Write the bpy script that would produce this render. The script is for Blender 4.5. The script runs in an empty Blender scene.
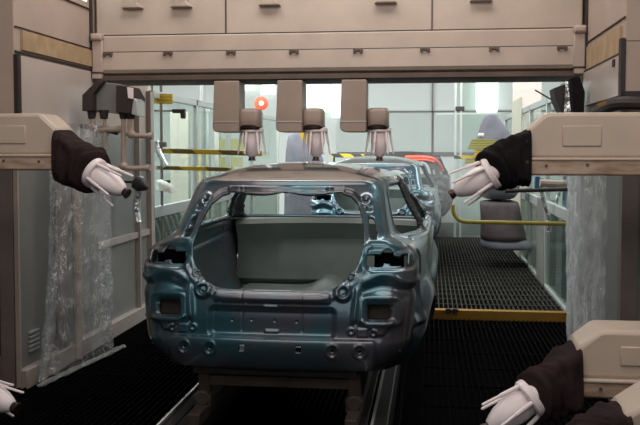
import bpy, bmesh, math, random
import numpy as np
from mathutils import Vector, Matrix, noise
random.seed(7)
C = bpy.context.scene.collection
SC = bpy.context.scene
V = Vector
PI = math.pi

# ------------------------------------------------------------------ camera
F, H, HP = 880.0, 1.77, 44.0            # focal length (px of a 640 wide frame), eye height, horizon offset by pitch
TH = math.atan(110 / F)
PT = math.atan(HP / F)
cam_d = bpy.data.cameras.new('camera')
cam = bpy.data.objects.new('camera', cam_d); C.objects.link(cam)
cam_d.sensor_width = 36.0
cam_d.lens = 36.0 * F / 640
cam_d.shift_y = -18.5 / 640
cam_d.clip_start = 0.05
cam.location = (0, 0, H)
cam.rotation_euler = (PI / 2 - PT, 0, TH)
SC.camera = cam

# ------------------------------------------------------------------ world, exposure, lights
w = bpy.data.worlds.new('world'); SC.world = w; w.use_nodes = True
w.node_tree.nodes['Background'].inputs[0].default_value = (0.75, 0.85, 1, 1)
w.node_tree.nodes['Background'].inputs[1].default_value = 0.03
SC.view_settings.view_transform = 'Standard'
SC.view_settings.look = 'None'
SC.view_settings.gamma = 1
SC.view_settings.exposure = 0.0
try: SC.view_settings.use_curve_mapping = False
except Exception: pass
SC.cycles.max_bounces = 8
SC.cycles.transparent_max_bounces = 16
SC.cycles.sample_clamp_indirect = 4
try: SC.cycles.use_denoising = True
except Exception: pass

def area(name, loc, size, power, col, target=None, spread=None):
    d = bpy.data.lights.new(name, 'AREA'); d.shape = 'RECTANGLE'
    d.size, d.size_y = size; d.energy = power; d.color = col
    if spread: d.spread = spread
    o = bpy.data.objects.new(name, d); C.objects.link(o); o.location = loc
    if target: o.rotation_euler = (V(target) - V(loc)).to_track_quat('-Z', 'Y').to_euler()
    return o
area('robot_zone_light', (-0.8, 3.2, 4.6), (3.6, 1.2), 60, (1, .885, .79), (-0.8, 5.6, 1.4))
area('robot_zone_light', (-0.8, 0.4, 4.4), (4.2, 1.0), 50, (1, .885, .79), (-0.8, 6.5, 1.9))
area('added_section_fill', (-0.85, 6.75, 4.4), (3.6, .7), 70, (1, .93, .88), (-0.85, 6.75, 0))  # added overhead fill to brighten the films and side walls
area('added_camera_fill', (-0.9, -.7, 2.5), (4.0, 1.4), 26, (.95, .96, 1), (-0.9, 6, 1.3))  # added fill behind the camera, reaches into the car interior
area('side_zone_light', (2.4, 2.6, 3.6), (1.0, 1.6), 22, (1, .88, .82), (1.2, 4.8, 1.2))
area('spray_zone_light', (-0.85, 10.5, 4.7), (3.6, 2.4), 130, (.97, 1, .985), (-0.85, 10.5, 0))
area('hall_light', (-0.6, 15.2, 4.75), (8, 2.4), 430, (.97, 1, .985), (-0.6, 17.5, 1.2))
area('hall_light', (-5.2, 12.0, 4.75), (2.6, 7), 740, (.97, 1, .985), (-5.2, 12.2, 0))
area('hall_light', (3.6, 12.0, 4.75), (2.6, 7), 360, (.97, 1, .985), (3.6, 12.2, 0))

# ------------------------------------------------------------------ pixel ray -> world helper (used once to read real positions off the photograph)
def _ray(px, py):
    a = (px - 320) / F; b = -(py - 194) / F
    r = V((1, 0, 0)); u = V((0, math.sin(PT), math.cos(PT))); f = V((0, math.cos(PT), -math.sin(PT)))
    d = a * r + b * u + f
    c, s = math.cos(TH), math.sin(TH)
    return V((c * d.x - s * d.y, s * d.x + c * d.y, d.z))
def atY(px, py, y): d = _ray(px, py); return V((0, 0, H)) + d * (y / d.y)
def atX(px, py, x): d = _ray(px, py); return V((0, 0, H)) + d * (x / d.x)
def atZ(px, py, z): d = _ray(px, py); return V((0, 0, H)) + d * ((z - H) / d.z)

# ------------------------------------------------------------------ materials
def mat(name, col, rough=.5, metal=0, noise_amt=0, noise_scale=6, dark=None, bump=0, bump_scale=40, emit=None, emit_s=0, spec=.5, coat=0, alpha=None, stretch=None):
    m = bpy.data.materials.new(name); m.use_nodes = True
    nt = m.node_tree; b = nt.nodes['Principled BSDF']
    b.inputs['Base Color'].default_value = (*col, 1); b.inputs['Roughness'].default_value = rough
    b.inputs['Metallic'].default_value = metal; b.inputs['Specular IOR Level'].default_value = spec
    b.inputs['Coat Weight'].default_value = coat; b.inputs['Coat Roughness'].default_value = .08
    tc = nt.nodes.new('ShaderNodeTexCoord')
    vec = tc.outputs['Object']
    if stretch:
        mp = nt.nodes.new('ShaderNodeMapping'); mp.inputs['Scale'].default_value = stretch
        nt.links.new(vec, mp.inputs[0]); vec = mp.outputs[0]
    if noise_amt:
        n = nt.nodes.new('ShaderNodeTexNoise'); n.inputs['Scale'].default_value = noise_scale; n.inputs['Detail'].default_value = 6
        nt.links.new(vec, n.inputs['Vector'])
        r = nt.nodes.new('ShaderNodeValToRGB'); r.color_ramp.elements[0].position = .35; r.color_ramp.elements[1].position = .65
        dk = dark or tuple(c * (1 - noise_amt) for c in col)
        r.color_ramp.elements[0].color = (*dk, 1); r.color_ramp.elements[1].color = (*col, 1)
        nt.links.new(n.outputs[0], r.inputs[0]); nt.links.new(r.outputs[0], b.inputs['Base Color'])
    if bump:
        n2 = nt.nodes.new('ShaderNodeTexNoise'); n2.inputs['Scale'].default_value = bump_scale; n2.inputs['Detail'].default_value = 4
        nt.links.new(vec, n2.inputs['Vector'])
        bp = nt.nodes.new('ShaderNodeBump'); bp.inputs['Strength'].default_value = bump; bp.inputs['Distance'].default_value = .02
        nt.links.new(n2.outputs[0], bp.inputs['Height']); nt.links.new(bp.outputs[0], b.inputs['Normal'])
    if emit:
        b.inputs['Emission Color'].default_value = (*emit, 1); b.inputs['Emission Strength'].default_value = emit_s
    return m
def glass_mat(name, tint, refl_rough=.03, haze=.06, fres=.28):
    m = bpy.data.materials.new(name); m.use_nodes = True; nt = m.node_tree; nt.nodes.clear()
    out = nt.nodes.new('ShaderNodeOutputMaterial')
    tr = nt.nodes.new('ShaderNodeBsdfTransparent'); tr.inputs[0].default_value = (*tint, 1)
    df = nt.nodes.new('ShaderNodeBsdfDiffuse'); df.inputs[0].default_value = (.6, .7, .66, 1)
    gl = nt.nodes.new('ShaderNodeBsdfGlossy'); gl.inputs['Roughness'].default_value = refl_rough
    lw = nt.nodes.new('ShaderNodeLayerWeight'); lw.inputs[0].default_value = .5
    pw = nt.nodes.new('ShaderNodeMath'); pw.operation = 'POWER'; pw.inputs[1].default_value = 4; nt.links.new(lw.outputs['Facing'], pw.inputs[0])
    fr = nt.nodes.new('ShaderNodeMath'); fr.operation = 'MULTIPLY_ADD'; fr.inputs[1].default_value = fres; fr.inputs[2].default_value = .03; nt.links.new(pw.outputs[0], fr.inputs[0])
    m1 = nt.nodes.new('ShaderNodeMixShader'); m1.inputs[0].default_value = haze
    m2 = nt.nodes.new('ShaderNodeMixShader')
    nt.links.new(tr.outputs[0], m1.inputs[1]); nt.links.new(df.outputs[0], m1.inputs[2])
    nt.links.new(fr.outputs[0], m2.inputs[0]); nt.links.new(m1.outputs[0], m2.inputs[1]); nt.links.new(gl.outputs[0], m2.inputs[2])
    nt.links.new(m2.outputs[0], out.inputs[0])
    return m
def film_mat(name, milky=.1, crease=.5, scale=5.0, bd=.06):
    m = bpy.data.materials.new(name); m.use_nodes = True; nt = m.node_tree; nt.nodes.clear(); N = nt.nodes.new; Lk = nt.links.new
    out = N('ShaderNodeOutputMaterial')
    tr = N('ShaderNodeBsdfTransparent'); tr.inputs[0].default_value = (.93, .95, .95, 1)
    df = N('ShaderNodeBsdfTranslucent'); df.inputs[0].default_value = (.8, .83, .85, 1)
    dd = N('ShaderNodeBsdfDiffuse'); dd.inputs[0].default_value = (.80, .83, .85, 1)
    gl = N('ShaderNodeBsdfGlossy'); gl.inputs['Roughness'].default_value = .14
    tc = N('ShaderNodeTexCoord')
    # crumple creases: thin ridges, whitened to stand in for sparkles, denser in some patches
    n1 = N('ShaderNodeTexNoise'); n1.inputs['Scale'].default_value = scale; n1.inputs['Detail'].default_value = 7; n1.inputs['Roughness'].default_value = .62; n1.inputs['Distortion'].default_value = 1.4
    mp = N('ShaderNodeMapping'); mp.inputs['Scale'].default_value = (1.6, 1.6, .8); Lk(tc.outputs['Object'], mp.inputs[0]); Lk(mp.outputs[0], n1.inputs['Vector'])
    sb = N('ShaderNodeMath'); sb.operation = 'SUBTRACT'; sb.inputs[1].default_value = .5; Lk(n1.outputs[0], sb.inputs[0])
    ab = N('ShaderNodeMath'); ab.operation = 'ABSOLUTE'; Lk(sb.outputs[0], ab.inputs[0])
    rg = N('ShaderNodeMapRange'); rg.inputs[1].default_value = 0; rg.inputs[2].default_value = .022; rg.inputs[3].default_value = 1; rg.inputs[4].default_value = 0; Lk(ab.outputs[0], rg.inputs[0])
    n2 = N('ShaderNodeTexNoise'); n2.inputs['Scale'].default_value = 2.3; n2.inputs['Detail'].default_value = 2; Lk(tc.outputs['Object'], n2.inputs['Vector'])
    r2 = N('ShaderNodeMapRange'); r2.inputs[1].default_value = .44; r2.inputs[2].default_value = .62; Lk(n2.outputs[0], r2.inputs[0])
    mu = N('ShaderNodeMath'); mu.operation = 'MULTIPLY'; Lk(rg.outputs[0], mu.inputs[0]); Lk(r2.outputs[0], mu.inputs[1])
    fa = N('ShaderNodeMath'); fa.operation = 'MULTIPLY_ADD'; fa.inputs[1].default_value = crease; fa.inputs[2].default_value = milky; fa.use_clamp = True; Lk(mu.outputs[0], fa.inputs[0])
    bp = N('ShaderNodeBump'); bp.inputs['Strength'].default_value = 1; bp.inputs['Distance'].default_value = bd; Lk(n1.outputs[0], bp.inputs['Height'])
    Lk(bp.outputs[0], gl.inputs['Normal']); Lk(bp.outputs[0], dd.inputs['Normal'])
    m0 = N('ShaderNodeMixShader'); m0.inputs[0].default_value = .6; Lk(df.outputs[0], m0.inputs[1]); Lk(dd.outputs[0], m0.inputs[2])
    m1 = N('ShaderNodeMixShader'); Lk(fa.outputs[0], m1.inputs[0]); Lk(tr.outputs[0], m1.inputs[1]); Lk(m0.outputs[0], m1.inputs[2])
    m2 = N('ShaderNodeMixShader'); g2 = N('ShaderNodeMath'); g2.operation = 'MULTIPLY_ADD'; g2.inputs[1].default_value = .6; g2.inputs[2].default_value = .09; Lk(mu.outputs[0], g2.inputs[0]); Lk(g2.outputs[0], m2.inputs[0])
    Lk(m1.outputs[0], m2.inputs[1]); Lk(gl.outputs[0], m2.inputs[2]); Lk(m2.outputs[0], out.inputs[0])
    return m
M = dict(
    beige=mat('beige_paint', (.47, .38, .32), .42, noise_amt=.12, noise_scale=3),
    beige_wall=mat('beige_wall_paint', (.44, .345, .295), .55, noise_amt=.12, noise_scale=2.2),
    beige_sheet=mat('smooth_wall_sheet', (.50, .43, .39), .30, noise_amt=.06, noise_scale=3),  # paler, smoother beige for the sheet panels
    arm=mat('robot_beige', (.53, .44, .36), .38, noise_amt=.06, noise_scale=5, coat=.2),
    arm_dirty=mat('robot_beige_soiled', (.46, .35, .27), .5, noise_amt=.5, noise_scale=7, dark=(.26, .18, .12), stretch=(1, 1, 4)),
    rarm=mat('overhead_arm_beige', (.31, .24, .195), .45, noise_amt=.12, noise_scale=5),
    gold=mat('brushed_gold_strip', (.50, .36, .21), .42, .2, noise_amt=.25, noise_scale=8),
    dark=mat('dark_seam', (.025, .018, .018), .6),
    lip=mat('dark_brown_lip', (.10, .070, .055), .5, noise_amt=.3, noise_scale=5),
    black=mat('black_cloth', (.012, .010, .012), .95, noise_amt=.3, noise_scale=12, bump=.4, bump_scale=25, spec=.15),
    brown_cloth=mat('dark_brown_cloth', (.030, .018, .019), .95, noise_amt=.35, noise_scale=9, bump=.4, bump_scale=25, spec=.15),
    white=mat('white_plastic', (.88, .80, .82), .32, noise_amt=.04, noise_scale=8),
    pinkish=mat('overhead_atomizer_plastic', (.85, .74, .75), .38, noise_amt=.08, noise_scale=8),
    bell=mat('dark_bell_cup', (.05, .03, .03), .3, .6),
    iron=mat('skid_steel', (.05, .037, .031), .65, .2, noise_amt=.4, noise_scale=10),
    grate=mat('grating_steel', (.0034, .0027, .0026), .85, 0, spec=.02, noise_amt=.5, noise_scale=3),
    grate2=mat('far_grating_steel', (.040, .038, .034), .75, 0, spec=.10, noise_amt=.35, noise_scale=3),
    pit=mat('pit_black', (.003, .0027, .003), .9, spec=.02), rail_iron=mat('rail_steel', (.012, .010, .0095), .6, .2, noise_amt=.4, noise_scale=8),
    yellow=mat('yellow_paint', (.30, .155, .012), .5, noise_amt=.2, noise_scale=6),
    rail=mat('yellow_rail_paint', (.34, .28, .045), .4, noise_amt=.2, noise_scale=8),
    hall=mat('hall_wall_paint', (.66, .70, .68), .7, noise_amt=.05, noise_scale=1),
    hall_dk=mat('hall_wall_grey_green', (.52, .57, .545), .6, noise_amt=.06, noise_scale=1.2),
    ceil=mat('hall_ceiling_paint', (.45, .47, .46), .8),
    concrete=mat('hall_concrete', (.10, .10, .095), .6, noise_amt=.3, noise_scale=2),
    frame=mat('greige_frame', (.36, .31, .28), .45, noise_amt=.1, noise_scale=6),
    frame_grey=mat('grey_door_frame', (.17, .145, .135), .5, noise_amt=.15, noise_scale=5),
    grey_panel=mat('grey_green_panel', (.20, .20, .19), .38, noise_amt=.15, noise_scale=2.5),
    wall_mid=mat('grey_wall_sheet', (.22, .225, .22), .5, noise_amt=.06, noise_scale=3),
    steel=mat('pale_steel', (.55, .57, .56), .35, .5),
    silver=mat('crumpled_foil', (.7, .72, .74), .22, .85, bump=1, bump_scale=14),
    pipe=mat('beige_pipe', (.42, .33, .28), .42, noise_amt=.2, noise_scale=12),
    blue=mat('blue_pipe', (.03, .12, .22), .45),
    grey_cloth=mat('grey_robot_cover', (.19, .19, .225), .9, noise_amt=.2, noise_scale=5, bump=.5, bump_scale=9),
    mauve_cloth=mat('mauve_robot_cover', (.10, .075, .08), .85, noise_amt=.25, noise_scale=5, bump=.4, bump_scale=9),
    cabinet=mat('pale_cabinet', (.52, .50, .42), .55, noise_amt=.08, noise_scale=3),
    ycol=mat('yellow_column_paint', (.55, .42, .14), .6, noise_amt=.15, noise_scale=3),
    red=mat('orange_red_plastic', (.85, .12, .06), .4),
    cloth=mat('white_cloth', (.70, .72, .66), .9, bump=.5, bump_scale=20),
    lamp=mat('lit_panel', (.9, 1, .95), .5, emit=(.88, 1, .97), emit_s=1.5),
    daylight=mat('daylit_pane', (.9, 1, .95), .5, emit=(.90, 1, .97), emit_s=1.15),
    beacon=mat('orange_beacon', (.9, .4, .1), .4, emit=(1, .45, .15), emit_s=1.5),
    redcar=mat('red_paint', (.55, .07, .03), .25, .3, coat=.6),
    glass=glass_mat('booth_glass', (.86, .91, .89), haze=.05, fres=.28),
    glass_dk=glass_mat('dark_booth_glass', (.55, .62, .58), haze=.05, fres=.3),
    film=film_mat('clear_film', .20, 1.7), film2=film_mat('milky_film', .40, 1.3, 5, .16), 
)
def paint_mat(name, col, grey, amt_lo=.38, amt_hi=.54):
    m = bpy.data.materials.new(name); m.use_nodes = True; nt = m.node_tree; b = nt.nodes['Principled BSDF']
    tc = nt.nodes.new('ShaderNodeTexCoord')
    n = nt.nodes.new('ShaderNodeTexNoise'); n.inputs['Scale'].default_value = 2.2; n.inputs['Detail'].default_value = 3
    nt.links.new(tc.outputs['Object'], n.inputs['Vector'])
    r = nt.nodes.new('ShaderNodeValToRGB'); r.color_ramp.elements[0].position = amt_lo; r.color_ramp.elements[1].position = amt_hi
    r.color_ramp.elements[0].color = (*col, 1); r.color_ramp.elements[1].color = (*grey, 1)
    nt.links.new(n.outputs[0], r.inputs[0]); nt.links.new(r.outputs[0], b.inputs['Base Color'])
    b.inputs['Metallic'].default_value = .65; b.inputs['Roughness'].default_value = .30
    b.inputs['Coat Weight'].default_value = .7; b.inputs['Coat Roughness'].default_value = .07
    return m
M['paint'] = paint_mat('wet_teal_basecoat', (.036, .112, .148), (.090, .095, .115))
M['paint_in'] = mat('interior_teal_coat', (.19, .235, .22), .55, .1, noise_amt=.2, noise_scale=3)
M['roof_sheen'] = mat('wet_roof_painted_sheen', (.30, .31, .31), .14, .85, coat=.8, noise_amt=.1, noise_scale=2)  # paler than the body coat: silver reflections put into the roof colour

def hazard_mat(name, ycol, bcol, scale, ang=.9):
    m = bpy.data.materials.new(name); m.use_nodes = True; nt = m.node_tree; b = nt.nodes['Principled BSDF']
    tc = nt.nodes.new('ShaderNodeTexCoord'); mp = nt.nodes.new('ShaderNodeMapping'); mp.inputs['Rotation'].default_value = (0, ang, 0)
    wv = nt.nodes.new('ShaderNodeTexWave'); wv.bands_direction = 'X'; wv.inputs['Scale'].default_value = scale
    rp = nt.nodes.new('ShaderNodeValToRGB'); rp.color_ramp.interpolation = 'CONSTANT'
    rp.color_ramp.elements[0].color = (*ycol, 1); rp.color_ramp.elements[1].position = .55; rp.color_ramp.elements[1].color = (*bcol, 1)
    nt.links.new(tc.outputs['Object'], mp.inputs[0]); nt.links.new(mp.outputs[0], wv.inputs[0]); nt.links.new(wv.outputs['Fac'], rp.inputs[0])
    nt.links.new(rp.outputs[0], b.inputs['Base Color']); b.inputs['Roughness'].default_value = .6
    return m
M['hazard'] = hazard_mat('hazard_stripes', (.75, .55, .02), (.03, .03, .02), 1.3)
M['hazard_dull'] = hazard_mat('worn_hazard_stripes', (.55, .38, .02), (.16, .10, .01), .9)
def sign_mat(name, col):
    m = mat(name, col, .6); nt = m.node_tree; b = nt.nodes['Principled BSDF']
    tc = nt.nodes.new('ShaderNodeTexCoord'); wv = nt.nodes.new('ShaderNodeTexWave'); wv.bands_direction = 'Z'; wv.inputs['Scale'].default_value = 9
    rp = nt.nodes.new('ShaderNodeValToRGB'); rp.color_ramp.elements[0].position = .55; rp.color_ramp.elements[1].position = .8
    rp.color_ramp.elements[0].color = (*col, 1); rp.color_ramp.elements[1].color = (*[c * .62 for c in col], 1)
    nt.links.new(tc.outputs['Object'], wv.inputs[0]); nt.links.new(wv.outputs['Fac'], rp.inputs[0]); nt.links.new(rp.outputs[0], b.inputs['Base Color'])
    return m
M['sign'] = sign_mat('yellow_notice', (.72, .46, .03)); M['sign_olive'] = sign_mat('olive_notice', (.40, .36, .10))

# ------------------------------------------------------------------ mesh helpers
def mesh_obj(name, bm, m, parent=None, smooth=True, angle=35, bevel=0):
    me = bpy.data.meshes.new(name); bmesh.ops.recalc_face_normals(bm, faces=bm.faces[:]); bm.to_mesh(me); bm.free()
    ms = m if isinstance(m, (list, tuple)) else [m]
    for q in ms: me.materials.append(q)
    if smooth:
        me.shade_smooth(); me.set_sharp_from_angle(angle=math.radians(angle))
    o = bpy.data.objects.new(name, me); C.objects.link(o)
    if parent: o.parent = parent
    if bevel:
        b = o.modifiers.new('bevel', 'BEVEL'); b.width = bevel; b.segments = 2; b.limit_method = 'ANGLE'; b.angle_limit = .6
    return o
def box(bm, c, s, rz=0, rot=None):
    mx = Matrix.Translation(V(c)) @ (rot.to_4x4() if rot else Matrix.Rotation(rz, 4, 'Z')) @ Matrix.Diagonal((s[0], s[1], s[2], 1))
    bmesh.ops.create_cube(bm, size=1, matrix=mx)
def bb(bm, x0, x1, y0, y1, z0, z1): box(bm, ((x0 + x1) / 2, (y0 + y1) / 2, (z0 + z1) / 2), (abs(x1 - x0), abs(y1 - y0), abs(z1 - z0)))
def frame_of(d):
    d = V(d).normalized(); a = V((0, 0, 1)) if abs(d.z) < .9 else V((1, 0, 0))
    x = a.cross(d).normalized(); y = d.cross(x).normalized()
    return x, y, d
def rings(bm, rs, cap=True):
    vs = [[bm.verts.new(p) for p in r] for r in rs]
    for a, b in zip(vs, vs[1:]):
        n = len(a)
        for i in range(n): bm.faces.new((a[i], a[(i + 1) % n], b[(i + 1) % n], b[i]))
    if cap:
        bm.faces.new(vs[0][::-1]); bm.faces.new(vs[-1])
def cyl(bm, p0, p1, r0, r1=None, n=16):
    p0, p1 = V(p0), V(p1); r1 = r0 if r1 is None else r1; x, y, d = frame_of(p1 - p0)
    rings(bm, [[p + r * (x * math.cos(2 * PI * i / n) + y * math.sin(2 * PI * i / n)) for i in range(n)] for p, r in ((p0, r0), (p1, r1))])
def lathe(bm, prof, o=(0, 0, 0), d=(0, 0, 1), n=28):
    o = V(o); x, y, d = frame_of(d)
    rings(bm, [[o + d * h + r * (x * math.cos(2 * PI * i / n) + y * math.sin(2 * PI * i / n)) for i in range(n)] for h, r in prof])
def smooth_path(pts, n=8):
    P = [V(p) for p in pts]; out = []
    for i in range(len(P) - 1):
        p0 = P[max(i - 1, 0)]; p1 = P[i]; p2 = P[i + 1]; p3 = P[min(i + 2, len(P) - 1)]
        for k in range(n):
            t = k / n
            out.append(.5 * ((2 * p1) + (p2 - p0) * t + (2 * p0 - 5 * p1 + 4 * p2 - p3) * t * t + (3 * p1 - p0 - 3 * p2 + p3) * t ** 3))
    return out + [P[-1]]
def tube(bm, pts, r, n=10):
    pts = [V(p) for p in pts]; rs = []; x = None
    for i, p in enumerate(pts):
        d = (pts[min(i + 1, len(pts) - 1)] - pts[max(i - 1, 0)]).normalized()
        if x is None: x, y, _ = frame_of(d)
        else: x = (x - d * x.dot(d)).normalized(); y = d.cross(x)
        rs.append([p + r * (x * math.cos(2 * PI * k / n) + y * math.sin(2 * PI * k / n)) for k in range(n)])
    rings(bm, rs)
def prism(bm, poly, axis, a, b):
    # poly of 2D points extruded along axis: 'x' -> (y,z), 'y' -> (x,z), 'z' -> (x,y)
    def p3(p, t): return {'x': (t, p[0], p[1]), 'y': (p[0], t, p[1]), 'z': (p[0], p[1], t)}[axis]
    rings(bm, [[V(p3(p, a)) for p in poly], [V(p3(p, b)) for p in poly]])
def tag(o, label=None, cat=None, group=None, kind=None):
    if label: o['label'] = label
    if cat: o['category'] = cat
    if group: o['group'] = group
    if kind: o['kind'] = kind
    return o
def thing(name, label, cat, loc=(0, 0, 0), group=None):
    o = bpy.data.objects.new(name, None); C.objects.link(o); o.location = loc; o.empty_display_size = .1
    return tag(o, label, cat, group)
def keep(o, parent):            # parent while keeping world-space mesh coordinates
    o.parent = parent; o.matrix_parent_inverse = Matrix.Translation(parent.location).inverted(); return o
def struct(name, bm, m, parent=None, **k):
    o = mesh_obj(name, bm, m, None, **k)
    if parent: keep(o, parent) if parent.type == 'EMPTY' else setattr(o, 'parent', parent)
    else: o['kind'] = 'structure'
    return o
NB = bmesh.new

# ------------------------------------------------------------------ THE SETTING
XL, XR = -3.03, 1.30      # inner faces of the spray booth's side walls
YF, YG, YE = 6.17, 7.66, 9.3; XR2 = 1.42   # front corner of the side walls, gantry, end of the first section
# pit under the gratings
bm = NB(); bb(bm, -6, 5, -1, 21, -.9, -.8); struct('floor', bm, M['pit'], smooth=False)
# near grating: bearing bars run along the line, cross bars over them, in panels
bm = NB()
x = -4.6
while x < 3.4:
    if not (-1.75 < x < -.05): bb(bm, x, x + .008, .5, 9.28, -.03, 0)
    else: bb(bm, x, x + .010, .5, 9.28, -.25, -.20)
    x += .046
y = .6
while y < 9.25:
    bb(bm, -4.6, -1.75, y, y + .016, -.022, -.008); bb(bm, -.05, 3.4, y, y + .016, -.022, -.008); y += .55
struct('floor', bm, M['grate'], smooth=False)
# far grating, one step up
bm = NB()
x = -3.05
while x < 1.42:
    if not (-1.75 < x < .02): bb(bm, x, x + .012, YE + .1, 17.5, .02, .07)
    x += .05
y = YE + .1
while y < 17.5:
    bb(bm, -3.05, -1.75, y, y + .03, .02, .072); bb(bm, .02, 1.42, y, y + .03, .02, .072); y += .34
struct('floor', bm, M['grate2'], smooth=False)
bm = NB(); bb(bm, -8, XL - .06, 9.3, 21, -.05, .0); bb(bm, XR2 + .06, 6, 9.3, 21, -.05, 0); bb(bm, -3.1, 1.48, 17.5, 21, -.05, 0.05); struct('floor', bm, M['concrete'], smooth=False)
bm = NB(); bb(bm, .03, XR2 + .05, YE, YE + .1, -.02, .085)
struct('trim_1', bm, M['yellow'], bevel=.006)
bm = NB(); box(bm, (.27, YE - .02, .08), (.05, .05, .05)); box(bm, (.20, YE - .02, .085), (.05, .05, .04)); cyl(bm, (.17, YE - .02, .085), (.31, YE - .02, .085), .012)
tag(mesh_obj('floor_latch', bm, M['iron']), 'small dark latch on the yellow floor step beside the front car', 'latch')

# hall shell
bm = NB(); bb(bm, -8.2, 6.2, 21, 21.2, 0, 5); struct('wall_back', bm, M['hall'], smooth=False)
bm = NB()
for a, b in ((-2.2, .03), (.08, 2.1), (2.14, 4)): bb(bm, a, b, 20.93, 21, 1.72, 2.72)
struct('trim_2', bm, M['hall_dk'], smooth=False)
bm = NB(); bb(bm, -2.2, 4, 20.9, 21, 1.66, 1.71); bb(bm, -2.2, 4, 20.9, 21, 2.66, 2.69); bb(bm, .03, .06, 20.9, 21, 0, 4); struct('trim_3', bm, M['frame_grey'], smooth=False)
bm = NB(); bb(bm, -8.2, -8, -1, 21.2, 0, 5); struct('wall_left', bm, M['hall'], smooth=False)
bm = NB(); bb(bm, 6, 6.2, -1, 21.2, 0, 5); struct('wall_right', bm, M['hall'], smooth=False)
bm = NB(); bb(bm, -8.2, 6.2, -1, 21.2, 5, 5.1); struct('ceiling', bm, M['ceil'], smooth=False)
bm = NB(); bb(bm, -8.2, 6.2, -1.2, -1, 0, 5); struct('wall_front', bm, M['frame_grey'], smooth=False)

# side walls of the first section
def side_wall(sgn, X0, name, panel_z=2.02):
    # sgn -1 left, +1 right; X0 inner face
    o = X0 + sgn * .12
    bm = NB()
    bb(bm, X0, o, YF, YE - .05 if sgn < 0 else 8.1, 1.95, 4.6)                                   # upper beige
    bb(bm, X0 + sgn * .001, X0 + sgn * 2.2, YF - .012, YF + .12, panel_z, 4.6)                     # face towards the camera
    wall = struct(name, bm, M['beige_wall'], smooth=False)
    return wall, o
wl, _ = side_wall(-1, XL, 'wall_left')
wr, _ = side_wall(1, XR, 'wall_right', 2.13)
# sheet panels and strips on the left wall (slightly proud)
bm = NB(); bb(bm, XL, XL + .012, YF + .05, YG - .02, 1.82, 2.47); struct('trim_4', bm, M['beige_sheet'], smooth=False)
bm = NB(); bb(bm, XL, XL + .02, YF + .10, YG - .05, 2.515, 2.66); struct('trim_5', bm, M['gold'], smooth=False)
bm = NB(); bb(bm, XL, XL + .014, YF, YG, 2.485, 2.50); bb(bm, XL, XL + .014, YF, YG, 2.675, 2.68); bb(bm, XL, XL + .014, YF, YG, 3.02, 3.03); bb(bm, XL, XL + .035, YF - .02, YF + .03, 2.0, 2.47); struct('trim_6', bm, M['dark'], smooth=False)
bm = NB(); bb(bm, XL, XL + .01, YF + .9, YG - .12, 3.08, 3.6); struct('window_1', bm, M['daylight'], smooth=False)
# same on the right wall
bm = NB(); bb(bm, XR - .02, XR, YF + .1, YG - .1, 2.43, 2.62); struct('trim_7', bm, M['gold'], smooth=False)
bm = NB(); bb(bm, XR - .03, XR, YF + .05, YG - .02, 2.14, 2.42); struct('trim_8', bm, M['beige_sheet'], smooth=False)
bm = NB(); bb(bm, XR - .032, XR, YF - .02, YG, 2.415, 2.43); bb(bm, XR - .03, XR + 2, YF - .03, YF, 2.13, 2.165); bb(bm, XR - .034, XR - .005, YF - .03, YF + .05, 2.13, 2.52); bb(bm, XR - .012, XR, YF, YG, 2.66, 2.668); bb(bm, XR + .001, XR + 2, YF - .016, YF, 2.50, 2.503)
bb(bm, XR - .04, XR - .03, YF + .18, YF + .24, 2.35, 2.40)
struct('trim_9', bm, M['dark'], smooth=False)

# lower part of the left wall: panel wall, corner trim, glazed doors facing the camera
bm = NB(); bb(bm, XL, XL - .1, YF, YE, .12, 1.95); struct('wall_left', bm, M['grey_panel'], smooth=False)
bm = NB(); bb(bm, XL + .06, XL - .1, YF, YE + .02, -.02, .13); struct('baseboard_left', bm, M['frame'], bevel=.01)
bm = NB(); bb(bm, XL - .02, XL + .012, YF - .015, YF + .01, .0, 2.0); struct('trim_10', bm, M['frame'], smooth=False)
bm = NB()
for k in range(5): box(bm, (XL + .012, YF + .22, .24 + k * .035), (.02, .16, .014))
tag(mesh_obj('vent_louvre', bm, M['steel'], smooth=False), 'small slatted metal vent low on the left wall by the film', 'vent')
bm = NB()
for a, b in ((-.14, -.03), (-.30, -.27), (-1.2, -1.08), (-2.2, -2.1)): bb(bm, XL + a, XL + b, YF - .012, YF + .08, 0, 2.02)
bb(bm, XL - 2.2, XL, YF, YF + .07, 0, .22); bb(bm, XL - 2.2, XL, YF, YF + .07, .9, 1.0); bb(bm, XL - 2.2, XL, YF, YF + .07, 1.92, 2.03)
struct('door_1', bm, M['frame_grey'], bevel=.004)
bm = NB(); bb(bm, XL - 2.2, XL - .04, YF + .03, YF + .04, .2, 1.93); struct('window_2', bm, M['glass_dk'], smooth=False)
bm = NB(); bb(bm, XL - 2.2, XL - .1, YF + .5, YF + .55, 0, 2.02); struct('wall_left', bm, M['frame_grey'], smooth=False)
# right: columns and glass facing the camera
bm = NB(); bb(bm, XR - .01, XR + .10, YF - .02, YF + .08, 0, 2.13); bb(bm, XR + .3, XR + 2.2, YF + .02, YF + .1, 0, 2.13); struct('wall_right', bm, M['frame_grey'], smooth=False)
bm = NB(); bb(bm, XR + .1, XR + .3, YF + .04, YF + .06, 0, 2.13); struct('wall_right', bm, M['grey_panel'], smooth=False)
bm = NB(); bb(bm, XR, XR + .08, YF + .1, 8.1, .1, 1.95); struct('wall_right', bm, M['wall_mid'], smooth=False)
bm = NB(); bb(bm, XR - .02, XR + .08, YF, 8.12, -.02, .1); struct('baseboard_right', bm, M['frame'], smooth=False)
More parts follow.
